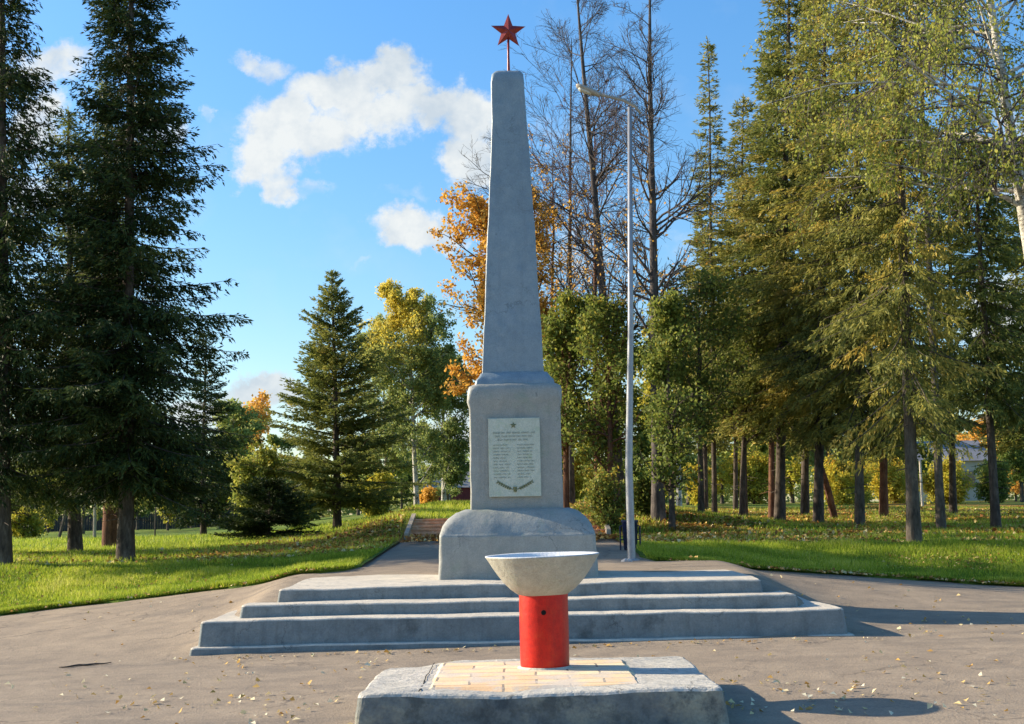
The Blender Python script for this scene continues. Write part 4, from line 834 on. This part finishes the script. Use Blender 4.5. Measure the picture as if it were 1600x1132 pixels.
def shrub(px, D, top, w, label, seed, leafm, n1=16, per=10, size=.1, name='shrub', mt=0.0, z0=.04):
    b = place(px, D); H = max(.5, apexH(px, top, D, b)); rng = np.random.default_rng(seed); half = w / 2 * D / FPX
    ns = 9; st_ = np.zeros((ns, 7, 3)); t = np.linspace(0, 1, 7)
    for i in range(ns):
        a = rng.uniform(0, 6.28); e = rng.uniform(.1, .75) * half; hh = H * rng.uniform(.65, .92)
        st_[i] = np.stack([math.cos(a) * e * t ** .8, math.sin(a) * e * t ** .8, hh * t], 1)
    R0 = np.tile(np.linspace(.03, .008, 7), (ns, 1))
    P1, R1, L1 = spawn(st_, R0, n1, z0, .98, 52, lambda t, i: half * .55 * (1 - .35 * t), 6, .03, .18, .7, rng)
    P2, R2, L2 = spawn(P1, R1, 7, .1, 1, 45, lambda t, i: L1[i] * .5, 5, .0, .18, .7, rng)
    Vw, Fw = merge([tubes(st_, R0, 6), tubes(P1, np.maximum(R1, .005), 3), tubes(P2, np.maximum(R2, .004), 3)])
    V, F, idx, tt, p = leaves(P2, per, size, size * .6, rng, down=.2); q = rng.uniform(0, 1, len(P2))
    V[:, 2] = np.maximum(V[:, 2], .02)
    tint = np.clip(.5 * rng.uniform(0, 1, len(F)) + .3 * q[idx] + .25 * np.clip(p[:, 2] / H, 0, 1) + mt, 0, 1)
    th = thing(name, b, label, 'shrub'); mesh_obj('stems', Vw, Fw, M_BARKR, th); mesh_obj('foliage', V, F, leafm, th, tint=tint)
    return th
shrub(945, 32, 735, 120, 'loose green shrub at the foot of the trees left of the street lamp', 71, L_GREEN, size=.09, n1=9, per=7, mt=.1)
shrub(1005, 33.5, 745, 70, 'small leafy shrub in front of the thick bare trunk', 72, L_GREEN, size=.09, n1=9, per=7)
shrub(40, 66, 800, 75, 'yellow-green rounded bush at far left of the lawn', 73, L_YELLOW, size=.13, mt=-.15)
shrub(402, 50, 688, 105, 'bright green shrub behind the low dark spruce', 74, L_BIRCH, size=.13, mt=.0, per=9)
shrub(462, 60, 750, 60, 'green shrub left of the lone spruce trunk', 75, L_GREEN, size=.14, mt=.05)
shrub(590, 60, 735, 70, 'yellow-green shrub right of the lone spruce trunk', 76, L_YELLOW, size=.13, mt=-.1)
shrub(668, 64, 765, 44, 'small reddish shrub behind the stairs', 77, L_ORANGE, size=.12, mt=-.1, per=5)
shrub(1490, 72, 728, 110, 'round yellow-green bush with orange top at far right', 78, L_YELLOW, size=.16, mt=-.05)
shrub(1555, 80, 722, 70, 'darker green bush right of the orange-topped bush', 79, L_GREEN, size=.16)
shrub(1400, 84, 715, 120, 'golden yellow bush between right grove trunks', 80, L_YELLOW, size=.16, mt=.1)
shrub(1322, 78, 720, 110, 'low yellow bush behind the leaning dead pole', 81, L_YELLOW, size=.16, mt=.05)
shrub(1180, 82, 700, 130, 'pale yellow-green bush behind the left part of the grove', 82, L_YELLOW, size=.17)
shrub(1098, 75, 720, 60, 'yellow bush seen low between thin trunks of the grove', 83, L_YELLOW, size=.15, mt=.1)
shrub(905, 60, 700, 60, 'golden bush behind the obelisk base', 84, L_YELLOW, size=.13, mt=.1)

# ------------------------------------------------------------------ far background trees (shared meshes)
protos = []
for i, (lm, nm) in enumerate(((L_GREEN, 'green'), (L_BIRCHG, 'green birch-like'), (L_YELLOW, 'yellow'), (L_ORANGE, 'orange'))):
    protos.append(broadleaf(9, 90 + i, lm, M_BARKG, r0=.14, z0=.1, len1=.26, n1=30, n2=7, n3=5, per=8, size=.24, spread=.15, ang=(50, 45, 45), shape='oval', mat_tint=-.05))
spd = spruce(11, 2.2, .8, 99, N_MED, droop=.4, r0=.14, dens=.45, gap=.5, spray=(.26, .10))
WORDS = {0: 'rounded green', 1: 'grey-green', 2: 'yellow', 3: 'orange', 4: 'dark conical'}
far = [(0, 20, 80, 690, 'behind the yellow-green bush at far left'), (2, 75, 100, 735, 'far left beyond the fence'), (1, 130, 84, 700, 'behind the leftmost pair of brown trunks'), (0, 215, 100, 700, 'beyond the fence right of the tall spruce trunk'),
       (2, 262, 92, 715, 'beyond the lawn under the tall spruce crown'), (1, 300, 104, 690, 'beyond the fence at the left'), (0, 345, 92, 690, 'just right of the tall spruce crown near the horizon'), (3, 390, 150, 632, 'far away left of the lone spruce'),
       (1, 362, 130, 640, 'far away beside the orange one'), (0, 440, 96, 690, 'left behind the lone spruce'), (4, 488, 90, 690, 'small behind the lone spruce'), (2, 560, 92, 690, 'right behind the lone spruce trunk'),
       (0, 628, 96, 680, 'behind the white birch trunk'), (1, 700, 105, 690, 'behind the drooping birch'),
       (2, 880, 70, 600, 'low behind the right side of the pedestal'), (2, 930, 84, 640, 'behind the green trees left of the lamp'), (0, 985, 78, 560, 'behind the lamp pole'), (2, 1035, 95, 640, 'behind the thick bare trunk'),
       (1, 1080, 84, 520, 'deep behind the slender spruce'), (2, 1130, 95, 640, 'deep in the grove behind the slender spruce'), (0, 1185, 90, 520, 'deep in the grove left of the double trunk'), (2, 1240, 100, 640, 'deep in the grove right of the double trunk'),
       (1, 1300, 92, 500, 'deep behind the leaning pole'), (2, 1355, 110, 640, 'deep behind the straight grey trunk'), (0, 1420, 100, 600, 'deep behind the nearest trunk'),
       (3, 1545, 112, 655, 'glimpsed near the right edge'), (1, 1475, 120, 640, 'beyond the pale house'), (3, 1590, 96, 690, 'low at the very right edge'), (0, 1600, 84, 600, 'behind the orange one at the right edge')]
first = {}
for i, (k, px, D, top, where) in enumerate(far):
    b = place(px, D); H = apexH(px, top, D, b); s = H / (11 if k == 4 else 9)
    lab = WORDS[k] + ' background tree ' + where; sw = s * random.uniform(1.0, 1.35)
    if k not in first:
        first[k] = emit('conifer' if k == 4 else 'park_tree', spd if k == 4 else protos[k], b, lab, 'tree', 'trees closing the background', (sw, sw, s), random.uniform(0, 6))
    else:
        c = copy_tree(first[k]); c.location = b; c.scale = (sw, sw, s); c.rotation_euler.z = random.uniform(0, 6); c['label'] = lab

# thin young trees on the left lawn
post(242, 56, 2.2, 'thin sapling stem on the left lawn right of the spruce trunk', M_BARKG, .035, .05, 'sapling', 'sapling')
post(92, 70, 4.5, 'leaning grey stem on the left lawn beside a trunk', M_BARKG, .09, 1.2, 'leaning_stem', 'dead trunk')

# ------------------------------------------------------------------ grass blades
def lawn_pts(n, xr, yr, rng):
    x = rng.uniform(*xr, n); y = rng.uniform(*yr, n)
    e = edge_y(x); k = y > e + .02
    return x[k], y[k]
rng = np.random.default_rng(3)
Xs, Ys = [], []
for n, yr in ((60000, (19, 22)), (190000, (22, 27)), (90000, (27, 38)), (60000, (38, 60))):
    yy = rng.uniform(*yr, n); hw = yy * .43 + .6; xx = rng.uniform(-1, 1, n) * hw
    k = (yy > edge_y(xx) + .0) & ~((np.abs(xx + .2) < 2.5) & (yy < 33.4)); Xs.append(xx[k]); Ys.append(yy[k])
# ragged fringe right at the edge
xx = np.concatenate([rng.uniform(-10.5, -2.7, 18000), rng.uniform(2.3, 10.5, 18000)]); yy = edge_y(xx) + np.abs(rng.normal(0, .12, len(xx))) - .02; Xs.append(xx); Ys.append(yy)
X = np.concatenate(Xs); Y = np.concatenate(Ys); Z = zg(X, Y) + .035
n = len(X); cl = np.array([noise.noise(Vector((a * 1.1, b * 1.1, 0))) for a, b in zip(X, Y)]); cl2 = np.array([noise.noise(Vector((a * .3, b * .3, 7))) for a, b in zip(X, Y)])
sz = (.055 + .05 * rng.uniform(0, 1, n)) * (1 + .7 * cl) * np.clip(Y / 24, 1, 1.6); keep = rng.uniform(0, 1, n) < .75 + .6 * cl2; 
X, Y, Z, sz, cl, cl2 = [q[keep] for q in (X, Y, Z, sz, cl, cl2)]; n = len(X)
a = rng.uniform(0, 6.28, n); P = np.stack([X, Y, Z], 1); d = np.stack([rng.normal(0, .35, n), rng.normal(0, .35, n), np.ones(n)], 1) * sz[:, None]
w = np.stack([np.cos(a), np.sin(a), np.zeros(n)], 1) * (.007 * np.clip(Y / 22, 1, 2.2))[:, None]
V = np.stack([P - w, P + w, P + d], 1).reshape(-1, 3); F = np.arange(n * 3).reshape(-1, 3)
tint = np.clip(.45 + .26 * rng.normal(0, 1, n) + .45 * cl + .35 * cl2, 0, 1)
tag(mesh_obj('grass', V, F, L_GRASS, tint=tint), 'short bright green grass on the lawns', 'grass', kind='stuff')

# ------------------------------------------------------------------ fallen leaves
def scatter(name, X, Y, Z, size, label, seed, tb=0.0):
    r = np.random.default_rng(seed); n = len(X); P = np.stack([X, Y, Z + .012], 1)
    d = unit(np.stack([r.normal(0, 1, n), r.normal(0, 1, n), r.normal(.03, .18, n)], 1)) * (size * r.uniform(.6, 1.3, n))[:, None]
    w = unit(np.cross(d, np.stack([r.normal(0, .5, n), r.normal(0, .5, n), np.ones(n)], 1))) * (size * .38 * r.uniform(.7, 1.2, n))[:, None]
    a_, b_, c_, d_ = P, P + d * .45 + w, P + d, P + d * .45 - w
    b_[:, 2] += size * .3; d_[:, 2] += size * .25 * r.uniform(0, 1, n); lo = np.minimum(np.minimum(c_[:, 2] - P[:, 2], 0), 0); c_[:, 2] -= lo
    V = np.stack([a_, b_, c_, d_], 1).reshape(-1, 3); F = np.concatenate([np.arange(n * 4).reshape(-1, 4)[:, [0, 1, 2]], np.arange(n * 4).reshape(-1, 4)[:, [0, 2, 3]]])
    tint = np.clip(np.tile(r.uniform(0, 1, n) + tb, 2), 0, 1)
    return tag(mesh_obj(name, V, F, L_FALLEN, tint=tint), label, 'leaves', kind='stuff')
r = np.random.default_rng(9)
# on the square: clusters as in the photograph plus loose ones
X = []; Y = []
for (px, py, n, s) in [(235, 1095, 10, .3), (385, 1090, 10, .35), (330, 1060, 8, .5), (470, 1080, 7, .4), (430, 1120, 9, .35), (380, 1030, 8, .5), (560, 1040, 7, .4), (1310, 1080, 12, .4), (1290, 1108, 10, .3), (1215, 1075, 8, .3), (1380, 1052, 8, .6), (1490, 1065, 6, .5),
                        (1515, 1110, 8, .4), (1000, 1005, 8, .3), (1190, 1000, 8, .5), (1100, 1020, 6, .6), (1530, 985, 6, .6), (230, 975, 8, .8), (120, 1070, 6, .5), (1560, 1050, 6, .5), (1160, 1110, 8, .2), (1450, 990, 6, .7)]:
    d = FWD + RGT * ((px - PPX) / FPX) - UPV * ((py - PPY) / FPX); t = -EYE / d.z
    n = int(n * 1.8); X += list(d.x * t + r.normal(0, s * .55, n)); Y += list(d.y * t + r.normal(0, s, n))
X += list(r.uniform(-6, 7, 260)); Y += list(8.5 + 13.5 * r.uniform(0, 1, 260) ** 1.3)
X += list(r.normal(0, 3.2, 90)); Y += list(15.65 + np.abs(r.normal(0, .08, 90)) * -1)
X = np.array(X); Y = np.array(Y); k = (Y < edge_y(X)) & ~((X > -1.3) & (X < 1.6) & (Y > 9.7) & (Y < 12.3)) & ~((X > -4.0) & (X < 4.1) & (Y > 15.8)); X, Y = X[k], Y[k]
scatter('fallen_leaves', X, Y, zg(X, Y), .06, 'pale dry leaves scattered over the asphalt square', 1, .15)
# yellow drift along the lawn edges and under the trees
X = np.concatenate([r.uniform(2.6, 10, 900), r.uniform(-10, -2.7, 200)]); Y = edge_y(X) + r.normal(.02, .16, len(X))
X2 = r.uniform(1.5, 21, 60000); Y2 = r.uniform(24, 56, 60000); c = np.array([noise.noise(Vector((a * .35, b * .3, 4))) for a, b in zip(X2, Y2)]); k = (Y2 > edge_y(X2) + 1) & (np.abs(X2) < Y2 * .42) & (r.uniform(-.3, .4, len(X2)) < c + .25 * (Y2 - 27) / 6) & ((Y2 > 27) | (c > .2)) & ~((X2 < 2.4) & (Y2 < 33)); X2, Y2 = X2[k], Y2[k]
X3 = r.uniform(-7, -2.8, 3000); Y3 = r.uniform(27, 42, 3000); k = r.uniform(0, 1, 3000) < np.exp(X3 * .15 + .6); X3, Y3 = X3[k], Y3[k]
X4 = r.uniform(-14, -5, 2500); Y4 = r.uniform(23, 34, 2500)
X5 = r.uniform(-2.4, 2.1, 900); Y5 = r.uniform(28.5, 31.2, 900)
X = np.concatenate([X, X2, X3, X4, X5]); Y = np.concatenate([Y, Y2, Y3, Y4, Y5]); scatter('leaf_litter', X, Y, zg(X, Y) + .05, np.where(Y < 27, .065, .11), 'drift of yellow and brown leaves on the lawns under the trees', 2, -.15)
r = np.random.default_rng(19)
X = r.uniform(1.0, 24, 60000); Y = r.uniform(29, 62, 60000); k = (np.abs(X) < Y * .41) & (X > Y * .03) & (r.uniform(0, 1, len(X)) < .25 + .8 * np.array([noise.noise(Vector((a * .25, b * .2, 9))) for a, b in zip(X, Y)]) + .5 * np.exp(-((Y - 38) / 7) ** 2) * (X < Y * .27)); X, Y = X[k], Y[k]
Xb = r.uniform(-7.5, -2.8, 5000); Yb = r.uniform(29, 40, 5000); kb = r.uniform(0, 1, 5000) < .55 * np.exp(Xb * .12 + .45); X = np.concatenate([X, Xb[kb], r.uniform(-2.4, 2.1, 900)]); Y = np.concatenate([Y, Yb[kb], r.uniform(28.5, 31.2, 900)])
o = scatter('orange_litter', X, Y, zg(X, Y) + .055, .13, 'orange and brown leaf carpet under the far trees', 4, -.1); o.data.materials[0] = L_LITTER
# distant woodland that closes the horizon
r = np.random.default_rng(29); n = 90000; ang = r.uniform(-.62, .62, n); D = r.uniform(150, 185, n); X = D * np.tan(ang); cl = np.array([noise.noise(Vector((a * 28, b * .05, 1))) for a, b in zip(ang, D)]); hz_ = 4.2 + 4.5 * np.clip(cl + .2, 0, 1) + 3.5 * sstep(.08, .3, np.abs(ang + .02))
Z = zg(X, D) + r.uniform(0, 1, n) ** .8 * hz_; P = np.stack([X, D, Z], 1); d = unit(r.normal(0, 1, (n, 3))) * (.55 * r.uniform(.6, 1.3, n))[:, None]; w = unit(np.cross(d, r.normal(0, 1, (n, 3)))) * .2
V, F = quads(P, d, w); tag(mesh_obj('distant_woods', V, F, L_BIRCHG, tint=np.clip(.25 + .6 * np.array([noise.noise(Vector((a * 40, 3, b * .3))) for a, b in zip(ang, Z)]) + .3 * r.uniform(0, 1, n), 0, .9)), 'far-off mixed wood closing the horizon', 'wood', kind='stuff')
# dry twig on the asphalt at the left
g = Geo(); pts = []
for k in range(14):
    t = k / 13; d = FWD + RGT * ((92 + 82 * t - PPX) / FPX) - UPV * ((1036 - 6 * t + 1.5 * noise.noise(Vector((t * 4, 0, 0))) - PPY) / FPX); q = -EYE / d.z; pts.append((d.x * q, d.y * q, zf(d.x * q, d.y * q) + .014))
g.tube(pts, [.005 + .007 * math.sin(math.pi * min(1, (k + .6) / 13.5)) for k in range(14)], 7)
tag(g.build('fallen_twig', M_BARK, smooth=True), 'dark dry twig lying on the asphalt at the left', 'twig')
